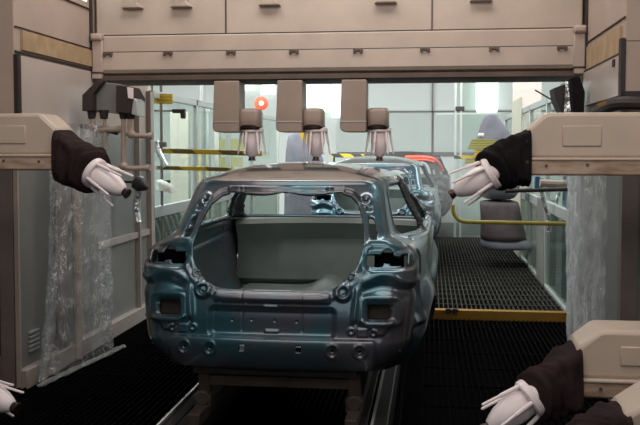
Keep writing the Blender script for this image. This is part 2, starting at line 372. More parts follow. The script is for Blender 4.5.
# end posts of the first section, left
bm = NB()
for y0, wd in ((YE - .5, .03), (YE - .12, .10)): bb(bm, XL - .02, XL + .05, y0, y0 + wd, 0, 2.4)
bb(bm, XL - .02, XL + .03, 7.7, YE, .86, .92)
struct('trim_11', bm, M['frame'], smooth=False)

# glazed side walls of the second section
def glazed(X, s, n0):
    bm = NB()
    bb(bm, X - .03, X + .03, YE, 17.4, .0, .10)
    bb(bm, X - .03, X + .03, YE, 17.4, 1.02, 1.14); bb(bm, X - .03, X + .03, YE, 17.4, 2.34, 2.42)
    for y in (YE, 11.15, 13.0, 14.8, 17.35): bb(bm, X - .03, X + .03, y, y + .06, 0, 2.42)
    return struct('trim_%d' % n0, bm, M['steel'], bevel=.004)
glazed(XL, -1, 12); glazed(XR2 + .03, 1, 13)
bm = NB(); bb(bm, XL - .006, XL + .006, YE + .05, 17.3, 1.13, 2.35); struct('window_3', bm, M['glass'], smooth=False)
bm = NB(); bb(bm, XL - .006, XL + .006, YE + .05, 17.3, .1, 1.03); struct('window_4', bm, M['glass_dk'], smooth=False)
bm = NB(); bb(bm, XR2 + .024, XR2 + .036, YE + .05, 17.3, 1.13, 2.35); struct('window_5', bm, M['glass'], smooth=False)
bm = NB(); bb(bm, XR2 + .024, XR2 + .036, YE + .05, 17.3, .1, 1.03); struct('window_6', bm, M['glass_dk'], smooth=False)
# glass cross screen at the end of the second section, right half: frame seams and a bright lamp behind
bm = NB()
for px in (455.5, 461): p = atY(px, 120, 17.4); bb(bm, p.x - .02, p.x + .02, 17.36, 17.42, .05, 3.4)
p = atY(436, 112, 17.4); bb(bm, p.x, XR + .05, 17.37, 17.41, 2.46, 2.49)
struct('trim_14', bm, M['steel'], smooth=False)
bm = NB(); bb(bm, atY(456, 0, 17.4).x, XR, 17.385, 17.395, .1, 3.4); struct('window_7', bm, M['glass'], smooth=False)
bm = NB(); c = atY(460, 108.5, 17.35); box(bm, c, (.17, .05, .08)); tag(mesh_obj('junction_box', bm, M['dark'], bevel=.006), 'small black box fixed on the glass partition above the second car', 'box')

# daylit panes high on the back wall
k = 8
for px0, px1, y0, y1 in ((241, 254, 70, 91), (261, 275, 70, 95), (307, 329, 70, 112), (332, 341, 70, 118)):
    a = atY(px0, y0, 20.98); b = atY(px1, y1, 20.98)
    bm = NB(); bb(bm, a.x, b.x, 20.90, 20.99, b.z, a.z); struct('window_%d' % k, bm, M['daylight'], smooth=False); k += 1
# round-edged lamp panel on the back wall right
a = atY(476, 78, 20.9); b = atY(498, 113, 20.9)
bm = NB(); bb(bm, a.x, b.x, 20.85, 20.98, b.z, a.z)
tag(mesh_obj('wall_lamp', bm, M['lamp'], bevel=.18), 'bright diffuse lamp on the back wall above the grey-hooded robot', 'lamp')

# ------------------------------------------------------------------ overhead gantry across the booth
G = thing('overhead_gantry', 'beige steel gantry spanning the full width above the cars', 'gantry', ((XL + XR) / 2, YG, 2.42))
bm = NB(); bb(bm, XL + .03, XR - .03, YG + .04, YG + .5, 2.855, 4.3); keep(mesh_obj('fascia_panel', bm, M['beige'], bevel=.01), G)
bm = NB()
sec = [(YG + .5, 2.86), (YG + .02, 2.86), (YG + .0, 2.84), (YG + .0, 2.70), (YG - .015, 2.69), (YG - .02, 2.53), (YG, 2.50), (YG + .04, 2.485), (YG + .5, 2.485)]
prism(bm, sec, 'x', XL + .11, XR - .11); keep(mesh_obj('lower_beam', bm, M['beige'], angle=25), G)
bm = NB(); prism(bm, [(YG + .48, 2.485), (YG + .02, 2.485), (YG - .01, 2.465), (YG - .01, 2.43), (YG + .05, 2.415), (YG + .48, 2.415)], 'x', XL + .05, XR - .05); keep(mesh_obj('bottom_lip', bm, M['lip']), G)
bm = NB(); bb(bm, XL + .11, XR - .11, YG - .012, YG + .02, 2.690, 2.700); bb(bm, XL + .11, XR - .11, YG + .01, YG + .05, 2.853, 2.862)
for px in (226, 432): p = atY(px, 20, YG + .04); bb(bm, p.x - .005, p.x + .005, YG + .03, YG + .05, 2.86, 4.3)
keep(mesh_obj('seam', bm, M['dark'], smooth=False), G)
for px in (108, 168, 231, 294, 358, 425, 494, 562):
    p = atY(px, 53, YG - .02); bm = NB(); box(bm, (p.x, YG - .024, 2.682), (.085, .022, .022)); box(bm, (p.x - .03, YG - .03, 2.672), (.02, .02, .035)); box(bm, (p.x + .03, YG - .03, 2.672), (.02, .02, .035))
    keep(mesh_obj('hinge', bm, M['lip'], bevel=.003), G)
for px in (133, 182, 270, 386, 481):
    p = atY(px, 3, YG + .03); bm = NB()
    prism(bm, [(p.x - .10, 3.105), (p.x + .10, 3.105), (p.x + .06, 3.15), (p.x + .05, 3.26), (p.x - .05, 3.26), (p.x - .06, 3.15)], 'y', YG - .03, YG + .05)
    keep(mesh_obj('bracket', bm, M['pipe'], bevel=.012), G)
for sx, x0 in ((1, XL + .015), (-1, XR - .015)):
    bm = NB(); xa, xb = x0, x0 + sx * .10
    bb(bm, xa, xb, YG - .04, YG + .1, 2.50, 2.84); bb(bm, xa, xb, YG - .07, YG + .1, 2.80, 2.87); box(bm, ((xa + xb) / 2, YG - .05, 2.835), (.09, .06, .05))
    bb(bm, xa, xb - sx * .01, YG - .05, YG + .1, 2.44, 2.50)
    keep(mesh_obj('end_bracket', bm, M['beige_wall'], bevel=.012), G)
    bm = NB(); bb(bm, xa - sx * .012, xa, YG - .05, YG, 2.45, 3.4); bb(bm, xa, xb, YG - .055, YG - .03, 2.495, 2.505); keep(mesh_obj('seam', bm, M['dark'], smooth=False), G)

# ------------------------------------------------------------------ atomizer (bell applicator), axis along local +Z towards the bell cup
def atomizer(parent, root, d, m, scale=1.0, spin=0, nel=6, splay=.125, glass_rot=0):
    """one body mesh under parent; ring, cup and electrodes as sub-parts"""
    R = frame_of(d); mx = Matrix((R[0], R[1], R[2])).transposed().to_4x4(); mx = Matrix.Translation(root) @ mx @ Matrix.Rotation(spin, 4, 'Z') @ Matrix.Scale(scale, 4)
    inv = Matrix.Translation(parent.location).inverted()
    def fin(name, bm, mt, par=None, **k):
        bm.transform(mx); o = mesh_obj(name, bm, mt, **k)
        o.parent = par or parent
        if par is None: o.matrix_parent_inverse = inv
        return o
    bm = NB(); lathe(bm, [(-.10, .055), (-.02, .06), (0, .072), (.06, .078), (.12, .076), (.17, .066), (.21, .05), (.235, .036), (.24, .03)])
    body = fin('atomizer', bm, m)
    bm = NB(); lathe(bm, [(-.035, .098), (-.028, .105), (.0, .105), (.008, .098), (.010, .075), (-.035, .075)]); fin('electrode_ring', bm, m, body)
    bm = NB(); lathe(bm, [(.235, .026), (.25, .028), (.272, .036), (.276, .033), (.27, .01)]); fin('bell_cup', bm, M['bell'], body)
    for i in range(nel):
        a = 2 * PI * i / nel; c, s = math.cos(a), math.sin(a); bm = NB()
        r0, r1 = .088, splay; q = lambda t: V((c * (r0 + (r1 - r0) * t), s * (r0 + (r1 - r0) * t), -.02 + .235 * t))
        cyl(bm, q(0), q(.55), .0125, .0115, 12); cyl(bm, q(.55), q(.98), .0085, .0075, 12); cyl(bm, q(.98), q(1.0), .0075, .004, 12)
        fin('electrode', bm, m, body)
    return body

# three vertical arms under the gantry, each with wrist and atomizer
def roof_arm(pa0, pa1, pw0, pw1, tip, label):
    xa, xb = atY(pa0 - 1.5, 110, YG).x, atY(pa1 - 1.5, 110, YG).x; wa, wb = atY(pw0 - 1, 110, YG + .1).x, atY(pw1 - 1, 110, YG + .1).x
    t = thing('roof_spray_arm', label, 'spray arm', ((xa + xb) / 2, YG + .1, 2.42), 'spray arms hanging under the gantry')
    z0 = 1.935; bm = NB(); yb = YG + .12
    n = 8; r = .05
    poly = [(xb, 2.415), (xb, z0)] + [(xa + r - r * math.sin(a), z0 + r - r * math.cos(a)) for a in [PI / 2 * i / n for i in range(n + 1)]] + [(xa + .015, 2.415)]
    prism(bm, poly, 'y', YG - .02, YG + .24); keep(mesh_obj('arm_housing', bm, M['rarm'], angle=40, bevel=.008), t)
    bm = NB(); bb(bm, xa, xb, YG - .024, YG - .018, 2.03, 2.036); keep(mesh_obj('scuffed_seam', bm, M['steel'], smooth=False), t)
    bm = NB(); cyl(bm, (xb - .02, yb, 2.05), (wa + .02, yb, 2.05), .085, n=20); keep(mesh_obj('wrist_shaft', bm, M['lip']), t)
    bm = NB(); zc = 2.05; wc = (wa + wb) / 2; hw = (wb - wa) / 2
    rs = []
    for z, k, e in ((1.955, .70, 2.4), (1.965, .93, 3), (1.98, 1, 4), (2.06, 1, 5), (2.12, 1, 5), (2.145, .95, 4), (2.158, .80, 3), (2.162, .4, 2.5)):
        rs.append([V((wc + hw * k * math.copysign(abs(math.cos(a)) ** (2 / e), math.cos(a)), yb + .11 * k * math.copysign(abs(math.sin(a)) ** (2 / e), math.sin(a)), z)) for a in [2 * PI * i / 40 for i in range(40)]])
    rings(bm, rs); keep(mesh_obj('wrist_housing', bm, M['rarm'], angle=50), t)
    bm = NB(); rings(bm, [[V((wc + (hw + .004) * k * math.copysign(abs(math.cos(a)) ** .6, math.cos(a)), yb + .114 * k * math.copysign(abs(math.sin(a)) ** .6, math.sin(a)), z + .010 * math.sin(3 * a) * (z > 1.99))) for a in [2 * PI * i / 40 for i in range(40)]] for z, k in ((1.950, .6), (1.960, .93), (1.978, 1.0), (1.996, 1.0))])
    keep(mesh_obj('soiled_collar', bm, M['bell'], angle=50), t)
    tx = atY(tip, 150, yb).x
    atomizer(t, V((tx, yb, 1.945)), V((0, 0, -1)), M['pinkish'], 1.0, spin=.35)
roof_arm(214.5, 241, 241, 262, 252, 'leftmost overhead spray arm, its atomizer above the left edge of the car roof')
roof_arm(277.5, 304, 304, 325, 316, 'middle overhead spray arm, hanging between the other two above the roof')
roof_arm(341.5, 368, 368.5, 390, 379.5, 'rightmost overhead spray arm, its atomizer above the right edge of the car roof')

KZ = YG / 8.1
def rescale(o):
    for ch in o.children:
        if ch.type == 'MESH': ch.data.transform(Matrix.Translation((0, 0, H * (1 - KZ))) @ Matrix.Diagonal((1, 1, KZ, 1)))
        rescale(ch)
for o in [G] + [q for q in C.objects if q.name.startswith('roof_spray_arm')]: rescale(o)

# ------------------------------------------------------------------ painting robots
def sq_ring(c, ax, ay, hx, hy, e, n=36, w=None, seed=0):
    out = []
    for i in range(n):
        a = 2 * PI * i / n; k = 1
        if w: k = 1 + w * noise.noise(V((math.cos(a) * 1.6, math.sin(a) * 1.6, seed * .55)))
        out.append(V(c) + ax * (hx * k * math.copysign(abs(math.cos(a)) ** (2 / e), math.cos(a))) + ay * (hy * k * math.copysign(abs(math.sin(a)) ** (2 / e), math.sin(a))))
    return out
def robot(label, end_px, Y, xdir, length, ztop, zbot, root_px, rootY, cup_px, cupY, cloth, cover_mid=(0, 0, 0), spin=0, depth=.30, bell_r=.115, rise=0, gat=1.25):
    e = atY(end_px[0], (end_px[1] + end_px[2]) / 2, Y); x0 = e.x
    ztop = atY(end_px[0], end_px[1], Y).z; zbot = atY(end_px[0], end_px[2], Y).z; hgt = ztop - zbot; zc = (ztop + zbot) / 2
    base = V((x0 + xdir * (length - .3), Y + .35, 0))
    t = thing('painting_robot', label, 'robot', base)
    s = xdir; y0, y1 = Y, Y + depth
    # upper casing: chamfered nose
    zr = zbot + hgt * .27
    bm = NB()
    poly = [(x0, zr), (x0, ztop - hgt * .27), (x0 + s * .10, ztop - .008), (x0 + s * .125, ztop), (x0 + s * (length - .12), ztop + rise), (x0 + s * length, ztop + rise - .09), (x0 + s * length, zr + rise)]
    prism(bm, poly, 'y', y0 + .012, y1 - .012); keep(mesh_obj('arm_housing', bm, M['arm'], angle=30, bevel=.022), t)
    bm = NB(); poly = [(x0, zbot + .015), (x0, zr), (x0 + s * length, zr + rise), (x0 + s * length, zbot + rise), (x0 + s * .02, zbot)]
    prism(bm, poly, 'y', y0 - .004, y1 + .004); keep(mesh_obj('lower_casing', bm, M['arm_dirty'], angle=30, bevel=.012), t)
    bm = NB(); prism(bm, [(x0 + s * .005, zr - .012), (x0 + s * length, zr - .012 + rise), (x0 + s * length, zr + .006 + rise), (x0 + s * .005, zr + .006)], 'y', y0 - .012, y1 + .012); keep(mesh_obj('casing_rim', bm, M['arm'], bevel=.006), t)
    bm = NB(); a0 = x0 + s * .20; a1 = x0 + s * .42; prism(bm, [(a0, zr + .07), (a1, zr + .07), (a1, ztop - .075), (a0, ztop - .075)], 'y', y0 + .004, y0 + .02); keep(mesh_obj('raised_panel', bm, M['arm'], bevel=.006), t)
    for q in ((.02, -.06), (.11, -.07), (.34, -.065)):
        bm = NB(); cyl(bm, (x0 + s * q[0], y0 - .012, zr + q[1] + .03), (x0 + s * q[0], y0, zr + q[1] + .03), .008, n=10); keep(mesh_obj('bolt', bm, M['lip']), t)
    # shoulder and pedestal carrying the arm
    bx = x0 + s * (length - .15); bm = NB()
    cyl(bm, (bx, y0 - .02, zc), (bx, y1 + .35, zc), .17, n=28); keep(mesh_obj('shoulder', bm, M['arm'], bevel=.02), t)
    bm = NB(); rings(bm, [sq_ring((bx, y1 + .2, z), V((1, 0, 0)), V((0, 1, 0)), r, r, 5) for z, r in ((0, .24), (.06, .24), (.08, .17), (zc - .1, .14), (zc, .12))]); keep(mesh_obj('pedestal', bm, M['arm'], angle=40), t)
    # fabric cover: gathered sleeve from the arm end to the wrist
    root = atY(root_px[0], root_px[1], rootY); cup = atY(cup_px[0], cup_px[1], cupY); d = (cup - root).normalized()
    A = V((x0 + s * .03, Y + depth / 2, zbot + hgt * .30)); B = root - d * .02
    mid = (A + B) / 2 + V(cover_mid)
    rs = []; N = 22
    X1, Y1, _ = frame_of(d)
    for i in range(N + 1):
        u = i / N; p = A * (1 - u) ** 2 + mid * (2 * u * (1 - u)) + B * u * u
        tg = (2 * (1 - u) * (mid - A) + 2 * u * (B - mid)); tg = (tg.normalized() * (u ** .8) + V((-s, 0, 0)) * (1 - u ** .8)).normalized()
        yy = V((0, 1, 0)); up = tg.cross(yy).normalized();
        if up.z < 0: up = -up
        sd = up.cross(tg).normalized()
        q_ = min(1, max(0, (u - .08) / .66)); k = (1 - q_) if gat < 1.5 else 1 - q_ * q_ * (3 - 2 * q_); bump = .016 * math.exp(-((u - .80) / .13) ** 2); hz = (hgt * .46) * k + bell_r * (1 - k) + bump; hy = (depth / 2 + .015) * k + bell_r * (1 - k) + bump
        gath = .012 * math.sin(u * 34) * (1 if u > .55 else .35)
        wr = .16 * min(1, 5 * u, 6 * (1 - u)) + .03
        rs.append(sq_ring(p, up, sd, hz + gath, hy + gath, 4.5 - 2.4 * u, 44, wr, seed=u * 7 + x0))
    rs.append([B + d * .01 + (v - B) * .70 for v in rs[-1]])
    bm = NB(); rings(bm, rs); o = mesh_obj('fabric_cover', bm, cloth, angle=75); keep(o, t)
    sb = o.modifiers.new('sub', 'SUBSURF'); sb.levels = 1; sb.render_levels = 1
    for q in ((-.02, .1), (-.01, -.02)):
        bm = NB(); cyl(bm, (x0 + s * (.01 + q[0]), y0 - .03, zr + q[1]), (x0 + s * (.01 + q[0]), y0, zr + q[1]), .010, n=10); keep(mesh_obj('snap_button', bm, M['dark']), t)
    atomizer(t, root, d, M['white'], .93, spin=spin, nel=5)
    return t
robot('robot with black sleeve reaching in from the right at roof height', (527, 112.5, 175.5), 5.2, 1, 1.75, 0, 0, (489, 174), 5.22, (450, 195), 5.25, M['black'], (-.03, 0, .02), spin=.5, bell_r=.122, gat=1.15)
robot('robot with brown sleeve reaching in from the left at roof height', (56, 113, 170.5), 5.2, -1, 1.5, 0, 0, (96, 174), 5.2, (128, 194), 5.15, M['brown_cloth'], (.03, 0, -.02), spin=.9, bell_r=.125)
robot('robot with brown sleeve low on the right, arm above its neighbour', (577, 330, 398), 4.25, 1, 1.4, 0, 0, (528, 400), 4.2, (488, 428), 4.15, M['brown_cloth'], (.0, 0, -.04), spin=.2, bell_r=.112, gat=1.9)
robot('robot in the bottom right corner, only arm end and dark sleeve showing', (624, 398, 472), 3.5, 1, 1.3, 0, 0, (585, 462), 3.4, (552, 490), 3.35, M['brown_cloth'], (-.02, 0, .02), spin=.2, rise=.05)
robot('robot low on the left, only its white atomizer in view beside the film', (-95, 330, 392), 4.5, -1, 1.0, 0, 0, (-20, 391), 4.5, (18, 409), 4.45, M['brown_cloth'], (.02, 0, 0), spin=.35)

# ------------------------------------------------------------------ CAR BODY SHELL
def sdf_poly(x, z, poly, r=0.0):
    P = np.array(poly, float); d = np.full(x.shape, 1e9); ins = np.zeros(x.shape, bool); n = len(P)
    for i in range(n):
        a = P[i]; b = P[(i + 1) % n]; e = b - a; wx = x - a[0]; wz = z - a[1]
        t = np.clip((wx * e[0] + wz * e[1]) / (e @ e), 0, 1)
        d = np.minimum(d, (wx - t * e[0]) ** 2 + (wz - t * e[1]) ** 2)
        c = ((a[1] > z) != (b[1] > z)) & (x < (b[0] - a[0]) * (z - a[1]) / (b[1] - a[1] + 1e-12) + a[0]); ins ^= c
    d = np.sqrt(d); return np.where(ins, -d, d) - r
def sdf_rr(x, z, cx, cz, hx, hz, r):
    qx = np.abs(x - cx) - hx + r; qz = np.abs(z - cz) - hz + r
    return np.hypot(np.maximum(qx, 0), np.maximum(qz, 0)) + np.minimum(np.maximum(qx, qz), 0) - r
def sdf_c(x, z, cx, cz, r): return np.hypot(x - cx, z - cz) - r
def inside(d, wd): t = np.clip(.5 - d / wd, 0, 1); return t * t * (3 - 2 * t)
def band(d, c, wd): return np.exp(-((d - c) / wd) ** 2)
def sstep(a, b, x): t = np.clip((x - a) / (b - a), 0, 1); return t * t * (3 - 2 * t)
# z, half width, tail y, front y, tail corner radius
PROF = np.array([
    (-.06, .56, .10, 3.70, .14), (-.035, .64, .05, 3.82, .15), (.02, .74, .015, 3.90, .17), (.15, .815, .0, 3.95, .18), (.165, .818, .004, 3.95, .18), (.30, .835, .02, 3.97, .17), (.42, .848, .045, 3.93, .16), (.50, .852, .07, 3.84, .15),
    (.56, .855, .095, 3.55, .14), (.61, .853, .125, 3.15, .13), (.65, .838, .155, 2.93, .12), (.685, .795, .180, 2.84, .11), (.71, .735, .20, 2.77, .10), (.74, .688, .225, 2.68, .08), (.80, .657, .28, 2.59, .07), (.87, .632, .35, 2.47, .065), (.95, .605, .43, 2.31, .06),
    (1.02, .575, .505, 2.18, .06), (1.045, .560, .528, 2.12, .07), (1.068, .54, .540, 2.08, .09), (1.084, .51, .570, 2.04, .10)])
seg = np.hypot(np.diff(PROF[:, 0]), np.hypot(np.diff(PROF[:, 1]) , np.diff(PROF[:, 2]))); L = np.concatenate([[0], np.cumsum(seg)])
NR = 330
tt = np.linspace(0, L[-1], NR)
def cr(col):                         # monotone-ish smooth interpolation
    m = np.gradient(PROF[:, col], L); i = np.clip(np.searchsorted(L, tt) - 1, 0, len(L) - 2); h = L[i + 1] - L[i]; u = (tt - L[i]) / h
    d = (PROF[i + 1, col] - PROF[i, col]) / h
    m0 = np.clip(m[i], -3 * abs(d), 3 * abs(d)); m1 = np.clip(m[i + 1], -3 * abs(d), 3 * abs(d))
    return (2 * u ** 3 - 3 * u ** 2 + 1) * PROF[i, col] + (u ** 3 - 2 * u ** 2 + u) * h * m0 + (-2 * u ** 3 + 3 * u ** 2) * PROF[i + 1, col] + (u ** 3 - u ** 2) * h * m1
rz, rw, ry0, ry1, rc = [cr(i) for i in range(5)]
NT, NA, NS, NF, NC = 130, 30, 170, 20, 70
def half_ring(k):
    W_, y0, y1, r = rw[k], ry0[k], ry1[k], rc[k]; z = rz[k]; rf = min(.35, W_ * .5)
    if z > .66: rf = .14
    xs = np.linspace(0, W_ - r, NT); pts = [np.stack([xs, np.full(NT, y0)], 1)]
    a = np.linspace(0, PI / 2, NA + 1)[1:]; pts.append(np.stack([W_ - r + r * np.sin(a), y0 + r - r * np.cos(a)], 1))
    ys = np.linspace(y0 + r, y1 - rf, NS + 1)[1:]; pts.append(np.stack([np.full(NS, W_), ys], 1))
    a = np.linspace(0, PI / 2, NF + 1)[1:]; pts.append(np.stack([W_ - rf + rf * np.cos(a), y1 - rf + rf * np.sin(a)], 1))
    xs = np.linspace(W_ - rf, 0, NC + 1)[1:]; pts.append(np.stack([xs, np.full(NC, y1)], 1))
    p = np.concatenate(pts)
    # plan bow of the tail and nose, greenhouse widening forward of the rear pillar
    f = sstep(.62, .78, z)
    p[:, 1] += (.05 + .02 * f) * (np.abs(p[:, 0]) / W_) ** 2 * (p[:, 1] < y0 + r + .01) * 1.0 + (.05 + .02 * f) * (p[:, 1] >= y0 + r + .01) * np.clip(1 - (p[:, 1] - y0 - r) / .5, 0, 1)
    wide = (.15 + .04 * (1 - sstep(.72, .95, z))) * f * sstep(.25, 1.3, p[:, 1]) + .055 * (1 - f) * sstep(.25, 1.1, p[:, 1])
    p[:, 0] += wide * np.clip(p[:, 0] / W_, 0, 1)
    low = 1 - sstep(.55, .66, z)
    p[:, 0] -= low * .07 * sstep(3.0, 3.9, p[:, 1]) * np.clip(p[:, 0] / W_, 0, 1)
    return np.column_stack([p, np.full(len(p), z)])
HR = [half_ring(k) for k in range(NR)]
NH = len(HR[0])
cap = []; yc = 1.35; NCAP = 26
for j in range(1, NCAP + 1):
    s = 1 - j / NCAP; q = HR[-1].copy(); q[:, 0] *= s; q[:, 1] = yc + (q[:, 1] - yc) * s; q[:, 2] = rz[-1] + .100 * (1 - s ** 2.3); cap.append(q)
G2 = np.array(HR + cap)                                   # rows x NH x 3
full = np.concatenate([G2, (G2 * np.array([-1, 1, 1]))[:, -2:0:-1]], 1)   # closed ring
NRW, NU = full.shape[:2]
# regions
iu = np.arange(NU); mir = iu >= NH; ih = np.where(mir, 2 * (NH - 1) - iu, iu)
tailcol = ih <= NT + NA - 1
def region_tail(): return np.broadcast_to(tailcol, (NRW, NU))
X_, Y_, Z_ = full[..., 0].copy(), full[..., 1].copy(), full[..., 2].copy(); A_ = np.abs(X_)
du = np.roll(full, -1, 1) - np.roll(full, 1, 1); dv = np.gradient(full, axis=0)
nrm = np.cross(du, dv); nrm /= np.linalg.norm(nrm, axis=2, keepdims=True) + 1e-9
cen = np.array([0, 1.6, .5]); flip = np.sign(((full - cen) * nrm).sum(2, keepdims=True)); nrm *= np.where(flip == 0, 1, flip)
APH = [(0, .990), (.36, .990), (.415, .975), (.455, .935), (.484, .865), (.505, .785), (.512, .72), (.503, .655), (.478, .59), (.44, .535), (.39, .492), (.34, .470), (.28, .462), (0, .460)]
AP = APH + [(-x, z) for x, z in APH[-2:0:-1]]
def s_ap(x, z):
    d = sdf_poly(x, z, AP, .018)
    return d + .008 * np.exp(-((z - 1.0) / .04) ** 2) * np.exp(-((np.abs(x) - .17) / .11) ** 2) * 1.2
def s_lamp(a, z): return np.minimum(np.minimum(sdf_rr(a, z, .605, .622, .05, .038, .02), sdf_c(a, z, .675, .645, .042)), np.minimum(sdf_rr(a, z, .735, .620, .045, .030, .015), sdf_rr(a, z, .79, .622, .03, .04, .012)))
def s_sq(a, z): return sdf_rr(a, z, .635, .325, .068, .042, .018)
def s_slot(a, z): return sdf_poly(a, z, [(.556, .850), (.574, .842), (.598, .760), (.594, .740), (.574, .742), (.563, .77)], .008)
def tail_disp(x, z):
    a = np.abs(x); f = np.zeros_like(x); sA = s_ap(x, z)
    f += .022 * inside(sdf_rr(a, z, 0, .070, .615, .090, .02), .022)
    f += .012 * inside(sdf_rr(a, z, 0, .400, .345, .030, .012), .022)
    f -= .026 * inside(sdf_rr(a, z, 0, .255, .375, .080, .03), .035)
    f += .006 * inside(sdf_rr(a, z, 0, .325, .34, .006, .004), .012)
    for c in (-.18, .18): f -= .003 * band(x, c, .005) * inside(sdf_rr(a, z, 0, .33, .36, .13, .01), .01)
    lowp = 1 - .7 * sstep(.60, .68, z) * (1 - sstep(.90, .96, z)); f -= .014 * inside(sA - .022, .018) * lowp
    low = 1 - sstep(.60, .68, z)
    f += .006 * band(sA, .050, .014) * low
    d = np.hypot(a - .422, z - .435); f += .018 * inside(d - .050, .026) - .024 * inside(d - .026, .018)
    d = np.hypot(a - .470, z - .530); f += .007 * inside(d - .026, .014) - .008 * inside(d - .010, .01)
    sl = sdf_rr(a, z, .70, .628, .150, .056, .04); f -= .016 * inside(sl - .006, .03); f += .005 * band(sl, .032, .016)
    side = sstep(.49, .56, a)
    f += side * .014 * band(z, .515 + .018 * np.cos((a - .66) * 20), .026)
    f -= side * .014 * band(z, .455 + .016 * np.cos((a - .66) * 20), .026)
    f += .010 * band(sdf_rr(a, z, .645, .33, .11, .075, .03), 0, .018)
    ss = s_sq(a, z); f -= .014 * inside(ss - .010, .016)
    f += .010 * inside(sdf_poly(a, z, [(.53, .275), (.72, .275), (.655, .195), (.63, .195)], .005), .02)
    f += .016 * band(a, .495 + .10 * (z - .33), .018) * inside(sdf_rr(a, z, .5, .36, .1, .10, .03), .05)
    for c, q in ((.475, .212), (.605, .205)):
        d = np.hypot(a - c, z - q); f += .008 * inside(d - .024, .012) - .010 * inside(d - .010, .008)
    f += .008 * inside(sdf_rr(a, z, .54, .205, .03, .025, .004), .008)
    for c in (.365, .525):
        d = np.hypot(a - c, z - .10); f += .004 * band(d, .036, .008) - .007 * inside(d - .026, .014)
    sp = s_slot(a, z); f -= .005 * inside(sp - .006, .010)
    d = np.hypot(a - .518, z - .955); f -= .010 * inside(d - .018, .014); f += .004 * band(d, .032, .010)
    f -= .006 * inside(sdf_rr(a, z, .548, .902, .020, .016, .008), .012)
    f += .008 * inside(sdf_rr(x, z, 0, 1.022, .38, .012, .01), .014)
    for c in (-.27, .27, .30, -.30): f -= .008 * inside(np.hypot(x - c, z - 1.022) - .008, .008)
    f -= .010 * inside(sdf_rr(x, z, 0, .365, .045, .012, .01), .008); f += .006 * inside(sdf_rr(x, z, 0, .20, .042, .009, .006), .006)
    for c, q in ((-.24, .26), (-.12, .265), (.02, .262), (.15, .26), (-.15, .37), (.13, .372), (-.31, .37)): f -= .008 * inside(np.hypot(x - c, z - q) - .005, .008)
    return f
def tail_hole(x, z):
    a = np.abs(x); d = np.minimum(s_ap(x, z), np.minimum(s_lamp(a, z), np.minimum(s_sq(a, z), s_slot(a, z))))
    d = np.minimum(d, sdf_rr(a, z, .168, .108, .017, .019, .006))
    for c, q, r in ((.365, .10, .010), (.525, .10, .010), (.50, .245, .009), (.52, .955, .010)): d = np.minimum(d, sdf_c(a, z, c, q, r))
    return d
WH = ((.80, .0, .315), (3.2, .0, .31))
SW = [[(.58, .775), (.64, .75), (1.28, .735), (1.28, 1.045), (.88, 1.045), (.70, .95)], [(1.36, .735), (2.46, .725), (2.26, .92), (2.04, 1.045), (1.36, 1.045)]]
def side_hole(y, z):
    d = np.full(y.shape, 9.)
    for c in WH: d = np.minimum(d, sdf_c(y, z, *c))
    for p in SW: d = np.minimum(d, sdf_poly(y, z, p, .012))
    d = np.minimum(d, sdf_rr(y, z, .42, .56, .035, .07, .03))
    return d
def side_disp(y, z):
    f = np.zeros_like(y)
    for cy, cz, r in WH: d = np.hypot(y - cy, z - cz) - r; f += .075 * np.exp(-(np.maximum(d - .01, 0) / .11) ** 2) - .0 * d
    f += .012 * band(z, .52 + .02 * (y - 1), .03) * sstep(.9, 1.1, y)
    for c in (1.2, 2.35): f -= .006 * band(y, c + .06 * (z - .4), .006) * (z > .06)
    for p in SW: d = sdf_poly(y, z, p, .012); f -= .012 * inside(d - .022, .012); f += .006 * band(d, .036, .01)
    d = sdf_rr(y, z, .36, .36, .10, .12, .05); f -= .04 * inside(d, .06); f += .03 * band(z, .24, .04) * inside(sdf_rr(y, z, .36, .24, .12, .06, .03), .06)
    f -= .03 * inside(sdf_rr(y, z, .42, .56, .06, .09, .04), .03)
    return f
def front_hole(x, z): return sdf_poly(x, z, [(-.76, .70), (.76, .70), (.67, .97), (.60, 1.045), (-.60, 1.045), (-.67, .97)], .015)
frontcol = ih >= NT + NA + NS + 12
sidecol = (~tailcol) & (~frontcol)
rows = np.arange(NRW)[:, None]
TC = np.broadcast_to(tailcol, X_.shape); FC = np.broadcast_to(frontcol, X_.shape); SCo = np.broadcast_to(sidecol, X_.shape)
body_rows = rows < NR
yt = np.interp(Z_, rz, ry0)
fade_t = np.where(TC, 1, 0) * sstep(0, 6, (NT + NA + 4) - np.broadcast_to(ih, X_.shape)) * body_rows
fade_s = np.where(SCo | TC, sstep(.13, .22, Y_ - yt), 0) * np.where(FC, 0, 1) * body_rows
hv_t, hv_s, hv_f = tail_hole(X_, Z_), side_hole(Y_, Z_), front_hole(X_, Z_)
far = 9.0
hole = np.where(TC & (A_ < .815), hv_t, far); hole = np.where(SCo & (Y_ > .3), hv_s, hole); hole = np.where(FC, hv_f, hole); hole = np.where(body_rows, hole, far)
